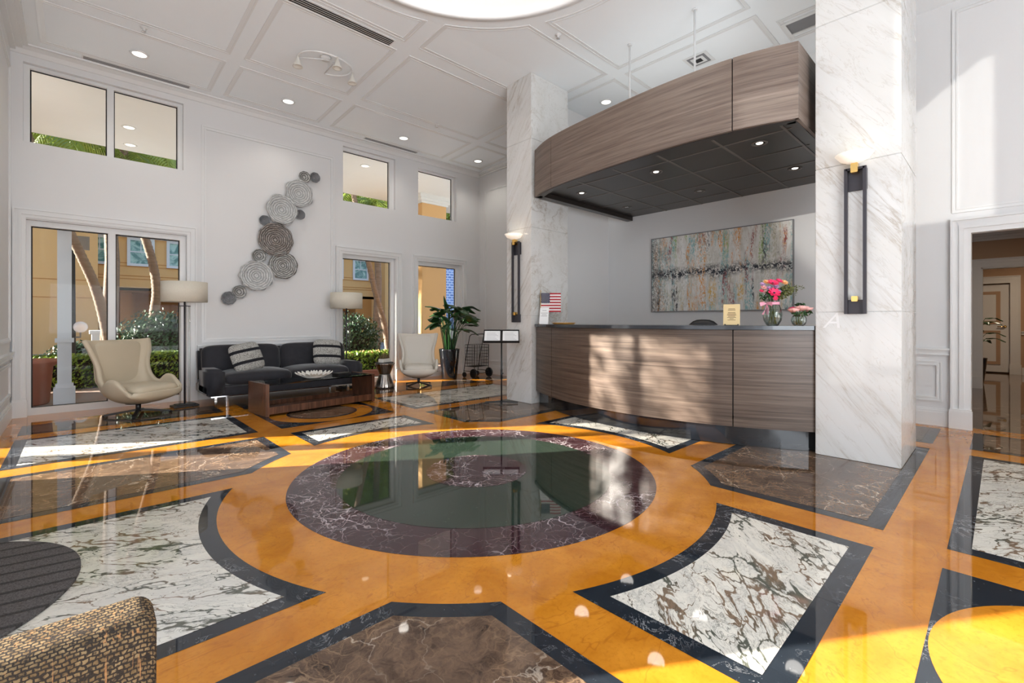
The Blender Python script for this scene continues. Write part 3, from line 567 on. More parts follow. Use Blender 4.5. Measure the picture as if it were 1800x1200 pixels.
streak(41,(.42,.40,.24),.48,.60,.7); streak(3,(.72,.30,.03),.54,.62,.95); streak(9,(.24,.38,.06),.55,.62,.9,top); streak(14,(.20,.46,.48),.53,.61,.85); streak(21,(.70,.42,.05),.54,.62,.9,bot); streak(52,(.72,.28,.03),.56,.62,.9,top,3.4); streak(60,(.30,.52,.54),.55,.62,.8,bot,3.2); streak(27,(.30,.03,.03),.60,.66,.9); streak(33,(.02,.02,.03),.60,.66,.95,None,2.9); streak(70,(.82,.81,.78),.50,.60,.9,None,3.1)
zb=m.math('ADD',zz,m.math('MULTIPLY',m.math('SUBTRACT',m.noise(3,3,.2,.5),.5),.28)); bandm=m.rng(m.math('ABSOLUTE',m.math('SUBTRACT',zb,.0)),.02,.13,1,0)
dd=m.rng(m.noise(24,5,1,.7),.44,.52); c=m.mix(m.math('MULTIPLY',bandm,dd),c,(.015,.018,.03))
sc2=m.math('MULTIPLY',m.rng(m.noise(40,4,1.2,.7),.60,.66),m.rng(m.noise(4,2),.45,.6)); c=m.mix(m.math('MULTIPLY',sc2,.9),c,(.03,.03,.035))
lf=m.math('MULTIPLY',m.rng(yy,.75,1.05),m.rng(m.noise(30,4,1,.7),.46,.52)); c=m.mix(m.math('MULTIPLY',lf,.8),c,(.05,.05,.05))
M['paint']=m.out(c,.45)
t=thing('abstract_painting','large multicoloured abstract painting on white wall behind the desk','painting',(7.185,3.04,1.975))
b=B(); box(b,-.035,-.0,-1.065,1.065,-.61,.61); obj('canvas',b,'paint',t)
b=B()
for a in ((-1.078,-1.065,-.622,.622),(1.065,1.078,-.622,.622),(-1.065,1.065,-.622,-.61),(-1.065,1.065,.61,.622)): box(b,-.042,0,*a)
obj('frame',b,'grille',t)

# ---------------------------------------------------------------- sconces
def sconce(label,x,y,zb,zt,w):
    t=thing('wall_sconce',label,'wall lamp',(x,y,0)); h=w/2
    b=B(); box(b,-.035,-.002,-h,h,zb,zb+.12,bev=.003); obj('lower_plate',b,'bronze',t); b=B(); box(b,-.02,-.002,-h-.012,h+.012,zt-.19,zt-.01,bev=.003); obj('back_plate',b,'bronze',t)
    b=B()
    for s_ in (-1,1): box(b,-.06,-.03,s_*h-.012,s_*h+.012,zb,zt)
    box(b,-.06,-.03,-h,h,zt-.02,zt); obj('bar_frame',b,'bronze',t)
    b=B(); box(b,-.085,-.03,-.022,.022,zb+.105,zb+.15,bev=.003); obj('brass_fitting',b,'brass',t)['label']='lower brass fitting'; b=B(); box(b,-.10,-.03,-.025,.025,zt-.05,zt+.03,bev=.003); obj('brass_fitting',b,'brass',t)['label']='upper brass fitting'
    b=B(); lathe(b,[(.002,.0),(.05,.006),(.10,.03),(.135,.075),(.128,.078),(.095,.04),(.045,.018),(.002,.012)],32,(-.085,0,zt+.028)); obj('glass_dish',b,'glow',t)['label']='lit alabaster glass dish'
    light('sconce_light','POINT',(x-.17,y,zt+.13),(0,0,0),.35,(1,.8,.58),shadow_soft_size=.03)
sconce('tall dark metal sconce with glowing dish on the right marble column',4.85,.855,1.26,2.50,.13)
sconce('tall dark metal sconce with glowing dish on the left marble column',4.77,4.935,1.18,2.37,.13)

# ---------------------------------------------------------------- ceiling fittings
for i,(x,y,l) in enumerate(((.59,7.66,'above the left tall window'),(2.42,7.7,'above the wall art panel'),(4.49,7.75,'above the pale armchair'),(6.3,7.76,'above the potted plant'),(6.31,4.45,'above the canopy by the left column'))):
    t=thing('ceiling_downlight','round lit white recessed downlight '+l,'light',(x,y,zc(y)),group='recessed ceiling downlights')
    b=B(); lathe(b,[(.075,0),(.078,-.012),(.10,-.012),(.105,0)],28); obj('rim',b,'trim',t); b=B(); lathe(b,[(.001,-.006),(.075,-.008),(.076,0)],28); obj('lens',b,'lamp',t)
    light('downlight','SPOT',(x,y,zc(y)-.05),(0,0,0),22,(1,.93,.83),spot_size=R(125),spot_blend=.7,shadow_soft_size=.09)
def slot(name,label,x0,x1,y,w,n,mat='dark',z=None):
    t=thing(name,label,'air vent',((x0+x1)/2,y,zc(y)),group='slot air vents in the ceiling'); L=(x1-x0)/2
    b=B(); box(b,-L-.015,L+.015,-w/2-.015,w/2+.015,-.006,.001); obj('frame',b,'trim',t)
    for k_ in range(n):
        b=B(); yy_=-w/2+w*(k_+.5)/n; box(b,-L,L,yy_-w/n*.25,yy_+w/n*.25,-.010,-.004); obj('slot',b,mat,t)
slot('slot_vent','long slot air vent in the ceiling beside the dome',1.2,2.93,5.36,.14,4)
slot('slot_vent','long thin slot vent above the left clerestory window',.06,1.20,8.185,.085,3,'grille')
slot('slot_vent','thin slot vent above the middle clerestory window',3.93,5.04,8.185,.085,3,'grille')
t=thing('square_vent','small square air vent in the ceiling behind the canopy rods','air vent',(6.22,2.86,4.79))
for k_,(a,mt) in enumerate(((.16,'trim'),(.12,'grille'),(.085,'trim'),(.045,'dark'))): b=B(); box(b,-a,a,-a,a,-.008-.003*k_,0); obj('louvre_ring',b,mt,t)
t=thing('return_grille','grey louvred return air grille in ceiling near the right column','air vent',(6.37,1.2,4.79))
b=B(); box(b,-.13,.13,-.6,.6,-.008,0); obj('louvre_panel',b,'grille',t); b=B(); rectframe
for a in ((-.17,-.13,-.64,.64),(.13,.17,-.64,.64),(-.13,.13,-.64,-.6),(-.13,.13,.6,.64)): box(b,*a,-.02,0)
obj('frame',b,'trim',t)
for x,y,l in ((.58,7.0,'near the left corner'),(4.395,3.822,'beside the dome'),(4.66,6.9,'on the moulding above the sofa corner')):
    t=thing('sprinkler_head','small white ceiling sprinkler '+l,'sprinkler',(x,y,zc(y)),group='ceiling sprinklers')
    b=B(); lathe(b,[(.04,0),(.036,-.01),(.015,-.012),(.012,-.045)],20); obj('body',b,'trim',t); b=B(); lathe(b,[(.001,-.05),(.022,-.052),(.022,-.045),(.001,-.045)],16); obj('deflector',b,'chrome',t)
t=thing('spotlight_fixture','white curved spotlight fixture with three bell lamps on the ceiling','light',(2.42,6.2,zc(6.2)))
b=B(); pts=[(.34*math.cos(a),.26*math.sin(a),-.09) for a in [R(-200+i*12) for i in range(24)]]; tube(b,pts,.012,8); tube(b,[pts[0],(-.1,0,-.06),(.0,0,-.03)],.008); tube(b,[pts[-1],(.1,-.05,-.06),(0,0,-.03)],.008); obj('curved_track',b,'trim',t)
b=B(); lathe(b,[(.001,-.04),(.06,-.035),(.07,0)],24); obj('mount',b,'trim',t)
for px,py in ((-.34,.05),(.05,-.26),(.36,-.02)):
    b=B(); lathe(b,[(.012,-.09),(.016,-.13),(.03,-.15),(.034,-.18),(.055,-.22),(.062,-.235),(.05,-.23),(.02,-.18)],20,(px,py,0)); obj('bell_lamp',b,'ceramic',t)

# ---------------------------------------------------------------- wall discs
D=[(3.065,3.735,.096,'disc_dark','small dark grey glass disc at the very top of the wall cluster'),(2.89,3.708,.104,'disc_mid','small grey disc second from the top of the wall cluster'),(2.795,3.401,.245,'disc_light','large ruffled clear grey glass disc just below the two top small ones'),
(2.509,3.068,.262,'disc_light','large pale wavy glass disc above the brown one'),(2.813,3.039,.089,'disc_dark','small dark disc tucked right of the pale wavy one'),(2.254,2.857,.089,'disc_dark','small blue grey disc above left of the brown one'),
(2.42,2.557,.295,'disc_brown','large dark brown smoky glass disc in the middle of the wall cluster'),(2.177,2.266,.122,'disc_mid','small dark spiral disc below left of the brown one'),(2.536,2.136,.242,'disc_mid','large grey disc with dark centre below right of the brown one'),
(2.127,1.935,.262,'disc_light','large pale ruffled disc in lower part of the wall cluster'),(1.889,1.664,.112,'disc_mid','small grey disc second from the bottom of the wall cluster'),(1.738,1.559,.112,'disc_dark','small dark disc at the very bottom of the wall cluster')]
for i,(x,z,r,mt,l) in enumerate(D):
    r*=.94
    nw=random.randint(6,10); ph=random.random()*6; am=.06 if 'light' in mt else .02
    dy=.05 if r>.2 else .025
    if i in (3,9): dy=.08
    b=B(); Mx=Matrix.Translation((0,0,0))@Matrix.Rotation(PI/2,4,'X')
    wv=lambda a,rr,nw=nw,ph=ph,am=am,r=r: 1+am*(rr/r)**3*(math.sin(nw*a+ph)+.4*math.sin(2*a+ph*2))
    prof=[(.002,0),(r*.2,.004),(r*.5,.012),(r*.8,.026),(r*.97,.040),(r,.046),(r*.985,.052),(r*.8,.036),(r*.5,.022),(r*.2,.014),(.002,.010)]
    lathe(b,prof,48,(0,0,0),Mx,wv); lathe(b,[(.02,-dy+.002),(.02,.001)],12,(0,0,0),Mx)
    o=obj('glass_wall_disc',b,mt); o.location=(x,8.4-dy,z); o.rotation_euler=(0,0,0); tag(o,l,'wall art','glass discs on the wall')
# ---------------------------------------------------------------- sofa
t=thing('sofa','charcoal grey velvet two-seat sofa on slim metal legs against the wall','sofa',(2.405,7.84,0)); SX,SY=2.405,7.84; HW=1.115
b=B(); box(b,-HW,HW,-.40,.40,.158,.30,bev=.02); obj('base_frame',b,'velvet',t)
for s_ in (-1,1):
    b=B(); x0,x1=sorted((s_*HW,s_*(HW-.215))); box(b,x0,x1,-.44,.20,.16,.52,bev=.035); obj('armrest',b,'velvet',t,smooth=True)
b=B(); box(b,-HW+.02,HW-.02,-.09,.09,.3,.79,bev=.035,mat=Matrix.Translation((0,.36,0))@Matrix.Rotation(R(-6),4,'X')); obj('back_frame',b,'velvet',t,smooth=True)
for s_ in (-1,1):
    b=B(); puff(b,.91,.78,.24,(s_*.448,-.07,.375),p=7,pz=3,n=12); obj('seat_cushion',b,'velvet',t)
    b=B(); puff(b,1.07,.46,.24,(s_*.54,.235,.615),p=6,pz=2.6,n=12,M4=Matrix.Rotation(R(78),4,'X')); obj('back_cushion',b,'velvet',t)
b=B(); box(b,-HW+.05,HW-.05,-.40,-.38,.143,.158); box(b,-HW+.05,HW-.05,.36,.38,.143,.158); obj('metal_rail',b,'chrome',t)
for sx_ in (-1,1):
    for y in (-.39,.36): b=B(); box(b,sx_*.87-.016,sx_*.87+.016,y-.014,y+.014,.004,.15); obj('leg',b,'chrome',t)['label']='slim polished metal leg'
def pillow(label,x,y,z,rz,rx,ry=0):
    b=B(); puff(b,.44,.44,.17,(0,0,0),p=5,pz=2,n=14,M4=Matrix.Rotation(PI/2,4,'X')); o=obj('throw_pillow',b,'pillow'); o.location=(x,y,z); o.rotation_euler=(rx,ry,rz); tag(o,label,'pillow','striped sofa pillows'); return o
pillow('grey striped throw pillow at the left arm of the sofa',1.83,7.66,.665,R(14),R(-22),R(-9))
pillow('grey striped throw pillow at the right arm of the sofa',3.03,7.70,.68,R(-8),R(-20),R(4))
# ---------------------------------------------------------------- coffee table
t=thing('coffee_table','low walnut coffee table with glass top in front of the sofa','table',(2.44,6.62,0),R(6))
for s_ in (-1,1): b=B(); x0,x1=sorted((s_*.77,s_*.725)); box(b,x0,x1,-.28,.28,.004,.41,bev=.002); obj('end_panel',b,'walnut',t)
b=B(); box(b,-.725,.725,-.275,-.255,.03,.12); box(b,-.725,.725,.255,.275,.03,.12); box(b,-.725,.725,-.255,.255,.035,.065); obj('lower_shelf',b,'walnut',t)
b=B(); box(b,-.723,.723,-.27,.27,.392,.406,bev=.002); obj('glass_top',b,'tglass',t)
# bowl of overlapping petals
t=thing('petal_bowl','shallow white ceramic petal bowl on the coffee table','bowl',(2.40,6.56,.409))
b=B(); lathe(b,[(.002,0),(.09,0),(.16,.03),(.155,.036),(.09,.01),(.002,.008)],32); obj('dish',b,'ceramic',t)
for ring,(n_,r0,zz_,tl) in enumerate(((18,.13,.025,.6),(18,.16,.035,.45))):
    b=B()
    for i in range(n_):
        a=2*PI*(i+.5*ring)/n_; Mx=Matrix.Translation((r0*math.cos(a),r0*math.sin(a),zz_))@Matrix.Rotation(a,4,'Z')@Matrix.Rotation(-tl,4,'Y')
        for u in range(6):
            pass
        pts=[(0,-.014),(.04,-.022),(.075,-.018),(.10,0),(.075,.018),(.04,.022),(0,.014)]
        v0=[bm_v for bm_v in (b.verts.new(Mx@Vector((p[0],p[1],.012*(1-(p[1]/.022)**2)))) for p in pts)]; v1=[b.verts.new(Mx@Vector((p[0],p[1],.012*(1-(p[1]/.022)**2)-.006))) for p in pts]
        b.faces.new(v0); b.faces.new(v1[::-1])
        for q in range(7): b.faces.new((v0[q],v1[q],v1[(q+1)%7],v0[(q+1)%7]))
    obj('petal_ring',b,'ceramic',t)
b=B(); box(b,-.12,.12,-.07,.07,0,.028,bev=.004); o=obj('dark_book',b,'black_metal'); o.location=(2.86,6.72,.408); o.rotation_euler=(0,0,.3); tag(o,'flat dark book on the glass table right of the white bowl','book')

# ---------------------------------------------------------------- swivel chairs
def swivel(label,x,y,az,mat):
    t=thing('swivel_armchair',label,'chair',(x,y,0),az+PI/2,)
    K=[(-.37,.335,.30,.05),(-.35,.25,.36,.13),(-.18,.19,.385,.30),(.04,.185,.385,.315),(.21,.26,.36,.24),(.30,.42,.34,.155),(.34,.62,.33,.125),(.365,.82,.39,.11),(.39,.955,.425,.07)]
    P=cat(K,5); b=B(); NU=20; g=[]
    for i,p in enumerate(P):
        a=P[max(i-1,0)]; c=P[min(i+1,len(P)-1)]; ty,tz=c[0]-a[0],c[1]-a[1]; l=math.hypot(ty,tz); ny,nz=-tz/l,ty/l
        row=[]
        for j in range(NU+1):
            u=-1+2*j/NU; e=abs(u)**2.6*p[3]; xx=p[2]*math.sin(u*PI/2*.92)/math.sin(PI/2*.92)*(1-.06*abs(u)**4)
            row.append(b.verts.new((xx,p[0]+ny*e,p[1]+nz*e)))
        g.append(row)
    for i in range(len(g)-1):
        for j in range(NU): b.faces.new((g[i][j],g[i][j+1],g[i+1][j+1],g[i+1][j])).smooth=True
    obj('shell',b,mat,t,mods=[('SOLIDIFY',dict(thickness=.055,offset=-.2)),('SUBSURF',dict(levels=1,render_levels=1))])
    b=B(); puff(b,.56,.54,.15,(0,-.09,.345),p=6,pz=2.6,n=10); obj('seat_cushion',b,mat,t)
    b=B(); puff(b,.60,.56,.07,(0,.315,.655),p=7,pz=2.2,n=10,M4=Matrix.Rotation(R(84),4,'X')); obj('back_cushion',b,mat,t)
    b=B(); cyl(b,(0,0),.028,.05,.17,20); lathe(b,[(.13,.155),(.13,.17)],20); obj('post',b,'black_metal',t)
    for k_ in range(4):
        a=PI/4+k_*PI/2; b=B(); e=Vector((math.cos(a)*.33,math.sin(a)*.33,.03)); bar(b,(0,0,.075),e,.035,.022); bar(b,e,e+Vector((0,0,-.024)),.03,.03); obj('leg',b,'black_metal',t)
    return t
swivel('cream leather winged swivel armchair in front of the large left window',.57,7.55,R(-57),'leather')
swivel('pale leather winged swivel armchair beside the potted plant',4.60,7.40,R(-120),'leather2').scale=(.92,.92,1)

# ---------------------------------------------------------------- floor lamps
def lamp(label,x,y,zt):
    t=thing('floor_lamp',label,'lamp',(x,y,0),R(8))
    b=B(); box(b,-.15,.15,-.10,.10,.004,.03,bev=.003); box(b,-.11,.11,-.07,.07,.03,.045); obj('base',b,'black_metal',t)
    b=B(); tube(b,[(0,0,.04),(0,0,zt-.16)],.012,12); bar(b,(-.07,0,zt-.335),(.07,0,zt-.335),.012,.012); bar(b,(0,-.05,zt-.335),(0,.05,zt-.335),.012,.012); obj('pole',b,'bronze',t)
    for s_ in (-1,1): b=B(); tube(b,[(s_*.055,0,.045),(s_*.055,0,zt-.34)],.012,12); obj('clear_rod',b,'acrylic',t)['label']='clear acrylic rod'
    b=B(); lathe(b,[(.268,-.28),(.272,-.28),(.272,0),(.268,0),(.268,-.28)],48,(0,0,zt),cap=False); obj('lamp_shade',b,'shade',t)
    b=B(); lathe(b,[(.001,-.275),(.267,-.275),(.267,-.272),(.001,-.272)],40,(0,0,zt)); obj('diffuser',b,'ceramic',t)
lamp('floor lamp with drum shade left of the sofa',1.10,7.86,1.745); lamp('floor lamp with drum shade right of the sofa',3.50,8.02,1.70)

# ---------------------------------------------------------------- hourglass table with planter
t=thing('hourglass_side_table','fluted metal hourglass side table right of the coffee table','table',(4.02,7.60,0))
b=B(); fl_=lambda a,r:1+.018*math.cos(22*a); lathe(b,[(.165,.012),(.168,.03),(.14,.12),(.11,.20),(.10,.235),(.098,.25)],88,wave=fl_); obj('lower_cone',b,'steel',t)
b=B(); lathe(b,[(.098,.256),(.104,.27),(.12,.31),(.155,.41),(.172,.435),(.172,.448)],88,wave=fl_); obj('upper_cone',b,'steel',t)
b=B(); lathe(b,[(.162,.003),(.162,.013)],40); obj('foot_ring',b,'dark',t); b=B(); lathe(b,[(.092,.245),(.092,.26)],32); obj('waist_ring',b,'dark',t)
b=B(); lathe(b,[(.15,.448),(.155,.46),(.15,.462)],40); obj('table_top',b,'black_metal',t)
t=thing('succulent_planter','low white rectangular planter of small succulents on the hourglass table','potted plant',(4.02,7.60,.463),R(30))
b=B(); box(b,-.125,.125,-.05,.05,0,.065,bev=.006); obj('pot',b,'ceramic',t)
b=B(); box(b,-.115,.115,-.042,.042,.060,.067); obj('soil',b,'soil',t)
M['succ']=plain('brown_green_succulent',(.14,.10,.04),.6,var=.5,sc=30); b=B()
for i in range(70):
    x=random.uniform(-.11,.11); y=random.uniform(-.04,.04); a=random.uniform(0,6.28); h=random.uniform(.03,.10)*(1.2-abs(x)*5); e=Vector((x+math.cos(a)*.03,y+math.sin(a)*.03,.067+max(h,.02))); tube(b,[(x,y,.064),((x+e.x)/2,(y+e.y)/2,e.z*.75),e],[.004,.007,.001],5)
obj('succulents',b,'succ',t)

# ---------------------------------------------------------------- big potted plant
t=thing('potted_plant','tall broad-leaved green plant in a black tapered pot by the window','potted plant',(5.62,7.86,0))
b=B(); lathe(b,[(.15,.004),(.152,.01),(.212,.60),(.215,.625),(.20,.625),(.19,.58),(.002,.58)],40); obj('pot',b,'blackgloss',t)
b=B(); lathe(b,[(.002,.585),(.19,.583)],24); obj('soil',b,'soil',t)
def leaf(parent,p0,p1,p2,L,Wd,az,droop,mat='leaf',roll=0,sw=.009):
    b=B(); path=cat([p0,p1,p2],6); tube(b,path,[sw-(sw*.45)*i/len(path) for i in range(len(path))],6)
    tip=Vector(p2); d=(Vector(p2)-Vector(path[-3])).normalized(); ho=Vector((math.cos(az),math.sin(az),0)); d=(d*.35+ho*.8).normalized()
    n_=9; rows=[]; pos=tip.copy(); side=Vector((-math.sin(az),math.cos(az),0)); side=(side*math.cos(roll)+Vector((0,0,1))*math.sin(roll)).normalized()
    for i in range(n_+1):
        s_=i/n_; w=Wd/2*math.sin(PI*min(1,s_*.96+.02)**.72)**.9 if 0<s_<1 else .002
        up=side.cross(d).normalized()
        rows.append([b.verts.new(pos+side*(w*q)+up*(-.25*w*abs(q)+(.012*math.sin(9*s_+q*3))*abs(q))*(1 if up.z>0 else -1)) for q in (-1,-.6,0,.6,1)])
        pos=pos+d*(L/n_); d=(d+Vector((0,0,-droop/n_))).normalized()
    for a,c_ in zip(rows,rows[1:]):
        for j in range(4): b.faces.new((a[j],a[j+1],c_[j+1],c_[j])).smooth=True
    obj('leaf',b,[mat],parent,mods=[('SOLIDIFY',dict(thickness=.003))])
random.seed(11)
spec=[]
for i in range(44):
    az=i*2.399+random.uniform(-.3,.3); tier=i/44
    h=random.uniform(.95,1.25) if i<15 else random.uniform(1.2,1.5); rad=random.uniform(.18,.36) if i<15 else random.uniform(.08,.24)
    r0=random.uniform(.02,.11)
    x_,y_=math.cos(az),math.sin(az)
    if y_>.45: rad*=.55
    LL=random.uniform(.30,.42)*(.6 if y_>.45 else 1)
    leaf(t,(r0*x_,r0*y_,.58),(r0*x_*1.3+rad*x_*.3,r0*y_*1.3+rad*y_*.3,.58+(h-.58)*.6),(r0*x_+rad*x_,r0*y_+rad*y_,h),LL,random.uniform(.22,.31),az,random.uniform(.5,1.5),roll=random.uniform(-.8,.8))
leaf(t,(0,.0,.58),(-.02,.0,1.1),(-.03,-.02,1.42),.36,.14,R(200),-2.5,roll=1.2); leaf(t,(.05,0,.58),(.12,-.04,1.1),(.24,-.12,1.48),.42,.22,R(-35),1.2,roll=-.2)

# ---------------------------------------------------------------- folding shopping cart
t=thing('folding_cart','black wire folding shopping cart against the far wall','cart',(6.22,7.70,0),R(6))
b=B()
def grid(b,o,u,v,nu,nv,r=.0035):
    o,u,v=Vector(o),Vector(u),Vector(v)
    for i in range(nu+1): tube(b,[o+u*i/nu,o+u*i/nu+v],r,5)
    for j in range(nv+1): tube(b,[o+v*j/nv,o+v*j/nv+u],r,5)
hw=.21
for (o_,u_,v_) in (((-hw,-.14,.24),(2*hw,0,0),(0,-.02,.46)),((-hw,.14,.24),(2*hw,0,0),(0,.0,.46)),((-hw,-.14,.24),(0,.28,0),(0,0,.46)),((hw,-.14,.24),(0,.28,0),(0,0,.46)),((-hw,-.14,.24),(2*hw,0,0),(0,.28,0))): grid(b,o_,u_,v_,6,7)
obj('wire_basket',b,'black_metal',t)
b=B()
for s_ in (-1,1): tube(b,[(s_*hw,.18,.12),(s_*hw,.10,.5),(s_*hw,-.0,.88)],.008,8); tube(b,[(s_*hw,-.14,.10),(s_*hw,-.14,.70)],.007,8); tube(b,[(s_*hw,.17,.14),(s_*hw,-.14,.14)],.007,8)
tube(b,[(-hw,0,.88),(-hw+.03,-.03,.92),(hw-.03,-.03,.92),(hw,0,.88)],.009,8); tube(b,[(-hw,-.14,.10),(hw,-.14,.10)],.006,8); obj('tube_frame',b,'black_metal',t)
def wheel(r,x,y):
    b=B(); Mx=Matrix.Translation((x,y,r+.003))@Matrix.Rotation(PI/2,4,'Y'); lathe(b,[(r*.78,-.014),(r,-.014),(r,.014),(r*.78,.014),(r*.78,-.014)],28,(0,0,0),Mx); lathe(b,[(r*.2,-.016),(r*.2,.016)],12,(0,0,0),Mx)
    for i in range(8): a=i*PI/4; bar(b,Mx@Vector((math.cos(a)*r*.15,math.sin(a)*r*.15,0)),Mx@Vector((math.cos(a)*r*.8,math.sin(a)*r*.8,0)),.008,.010)
    obj('wheel',b,'black_metal',t)
for s_ in (-1,1): wheel(.10,s_*(hw+.02),-.14); wheel(.055,s_*(hw-.02),.18)

# ---------------------------------------------------------------- music stand
t=thing('sheet_stand','black stand holding two printed sheets beside the left marble column','stand',(4.50,5.0,0),R(-43.3))
b=B(); tube(b,[(0,0,.03),(0,0,.92)],.011,12); tube(b,[(0,0,.44),(.03,0,.44)],.008); tube(b,[(0,0,.38),(.03,0,.38)],.008); lathe(b,[(.016,.36),(.016,.50)],14); obj('pole',b,'black_metal',t)
for a in (0,PI/2,PI,3*PI/2): b=B(); bar(b,(0,0,.03),(.24*math.cos(a),.24*math.sin(a),.018),.026,.02); obj('foot',b,'black_metal',t)
Tm=Matrix.Translation((0,-.03,.985))@Matrix.Rotation(R(38),4,'X')
b=B(); box(b,-.26,.26,-.13,.13,-.012,-.003,bev=.002,mat=Tm); box(b,-.26,.26,-.145,-.13,-.012,.02,mat=Tm); box(b,-.004,.004,-.13,.13,-.003,.004,mat=Tm); box(b,-.26,.26,.125,.135,-.012,.006,mat=Tm); obj('tray',b,'black_metal',t)
for s_,l in ((-1,'left'),(1,'right')):
    b=B(); x0,x1=sorted((s_*.018,s_*.245)); box(b,x0,x1,-.115,.11,.0,.0015,mat=Tm); o=obj('paper_sheet',b,'sheet'); o.location=(4.50,5.0,.0); o.rotation_euler=(0,0,R(-43.3)); tag(o,'white printed sheet on the black stand, %s one'%l,'paper','sheets on the black stand')
    b2=B()
    for k_ in range(6): box(b2,x0+.03,x1-.03-.02*(k_%3),-.09+.03*k_,-.086+.03*k_,.0016,.002,mat=Tm)
    obj('printed_lines',b2,'grille',o)

# ---------------------------------------------------------------- things on the desk
TZ=1.156
t=thing('desk_flag','small american flag on a thin stick at the left end of the desk','flag',(5.02,4.50,TZ),R(-43.3))
b=B(); tube(b,[(-.15,0,.0),(-.15,0,.47)],.004,8); lathe(b,[(.035,0),(.035,.012),(.01,.02)],20,(-.15,0,0)); lathe(b,[(.001,.47),(.008,.478),(.001,.49)],10,(-.15,0,0)); obj('stick',b,'brass',t)
fw,fh,fz=.29,.275,.175; mr,mw_,mb=plain('flag_red',(.42,.02,.03),.8),plain('flag_white',(.75,.75,.74),.8),plain('flag_navy',(.012,.016,.06),.8)
b=B(); nx=20
def wavy(x): return .008*math.sin(x*22)
for s_ in range(13):
    z0=fz+fh*(12-s_)/13; z1=z0+fh/13
    for i in range(nx):
        xa,xb=fw*i/nx,fw*(i+1)/nx; mi=2 if (s_<7 and xb<=fw*.45+1e-6) else (0 if s_%2==0 else 1)
        vs=[b.verts.new((x-.148,wavy(x),z)) for x,z in ((xa,z0),(xb,z0),(xb,z1),(xa,z1))]; b.faces.new(vs).material_index=mi
bmesh.ops.remove_doubles(b,verts=b.verts,dist=1e-5); f_=obj('flag_cloth',b,[mr,mw_,mb],t,mods=[('SOLIDIFY',dict(thickness=.001))])
b=B()
for r_ in range(9):
    for c_ in range(6 if r_%2==0 else 5):
        cx=fw*.45*((c_+.5+(0 if r_%2==0 else .5))/6.0); cz=fz+fh*(6/13)+fh*7/13*((r_+.7)/9.4)
        pts=[(cx-.148+(.0062 if q%2==0 else .0026)*math.sin(q*PI/5),wavy(cx)-.002,cz+(.0062 if q%2==0 else .0026)*math.cos(q*PI/5)) for q in range(10)]; b.faces.new([b.verts.new(p) for p in pts])
obj('stars',b,mw_,f_,tri=True)
b=B(); Tm=Matrix.Rotation(R(-20),4,'X'); box(b,-.065,.065,-.002,.002,0,.25,mat=Tm@Matrix.Shear('XZ',4,(0,0)) if False else Tm); t=thing('sign_card','white leaning card with small grey text at the left end of the desk','sign',(4.86,4.50,TZ),R(-58)); obj('card',b,'sheet',t)
b=B(); box(b,-.03,.03,0,.09,0,.004); 
for z,w_ in ((.205,.03),(.165,.05),(.14,.035),(.12,.045)): box(b,-w_,w_,-.0035,-.0025,z,z+.005,mat=Tm)
obj('printed_text',b,'grille',t)
b=B(); lathe(b,[(.002,0),(.14,0),(.165,.018),(.16,.022),(.13,.006),(.002,.005)],36,wave=None); M['honey']=wood('honey_wood',(.55,.26,.05),(.75,.40,.10),(3,30,3)); o=obj('wooden_tray',b,'honey'); o.location=(4.95,4.20,TZ); o.scale=(1,1.0,1); tag(o,'shallow honey coloured wooden tray at the left end of the desk','tray')
t=thing('desk_plaque','gold coloured notice plaque standing on the desk left of the flowers','sign',(4.72,1.84,TZ),R(-72)); Tm=Matrix.Rotation(R(-12),4,'X'); M['gold']=plain('pale_gold_plate',(.66,.50,.26),.42,.35,var=.05)
b=B(); box(b,-.075,.075,-.003,.003,0.004,.215,mat=Tm); obj('plate',b,'gold',t)
b=B()
for i,w_ in enumerate((.03,.034,0,.034,.038,.042,.032,.04,.018,.036)):
    if w_: box(b,-w_,w_,-.0045,-.0035,.165-.0125*i,.1695-.0125*i,mat=Tm)
obj('engraved_text',b,'walnut',t); b=B(); box(b,-.06,.06,-.005,.06,0,.006)
for s_ in (-1,1): box(b,s_*.058-.006,s_*.058+.006,-.006,.008,.0,.014)
obj('stand',b,'black_metal',t)
# office chair behind desk
t=thing('office_chair','black office chair behind the reception desk, only its top showing','chair',(5.78,2.60,0),R(-78))
b=B(); puff(b,.46,.10,.56,(0,.0,.94),p=4,pz=4,n=8); obj('backrest',b,'black_metal',t)
b=B(); puff(b,.50,.48,.10,(0,-.24,.48),p=5,pz=2.5,n=8); obj('seat',b,'black_metal',t); b=B(); cyl(b,(0,-.24),.03,.1,.44,16); tube(b,[(0,-.1,.44),(0,.03,.5),(0,.03,.8)],.02); obj('post',b,'black_metal',t)
for k_ in range(5): a=k_*2*PI/5; b=B(); bar(b,(0,-.24,.11),(.28*math.cos(a),-.24+.28*math.sin(a),.07),.04,.03); lathe(b,[(.02,-.03),(.028,0),(.02,.03)],12,(0,0,0),Matrix.Translation((.28*math.cos(a),-.24+.28*math.sin(a),.032))@Matrix.Rotation(PI/2,4,'X')); obj('leg',b,'black_metal',t)
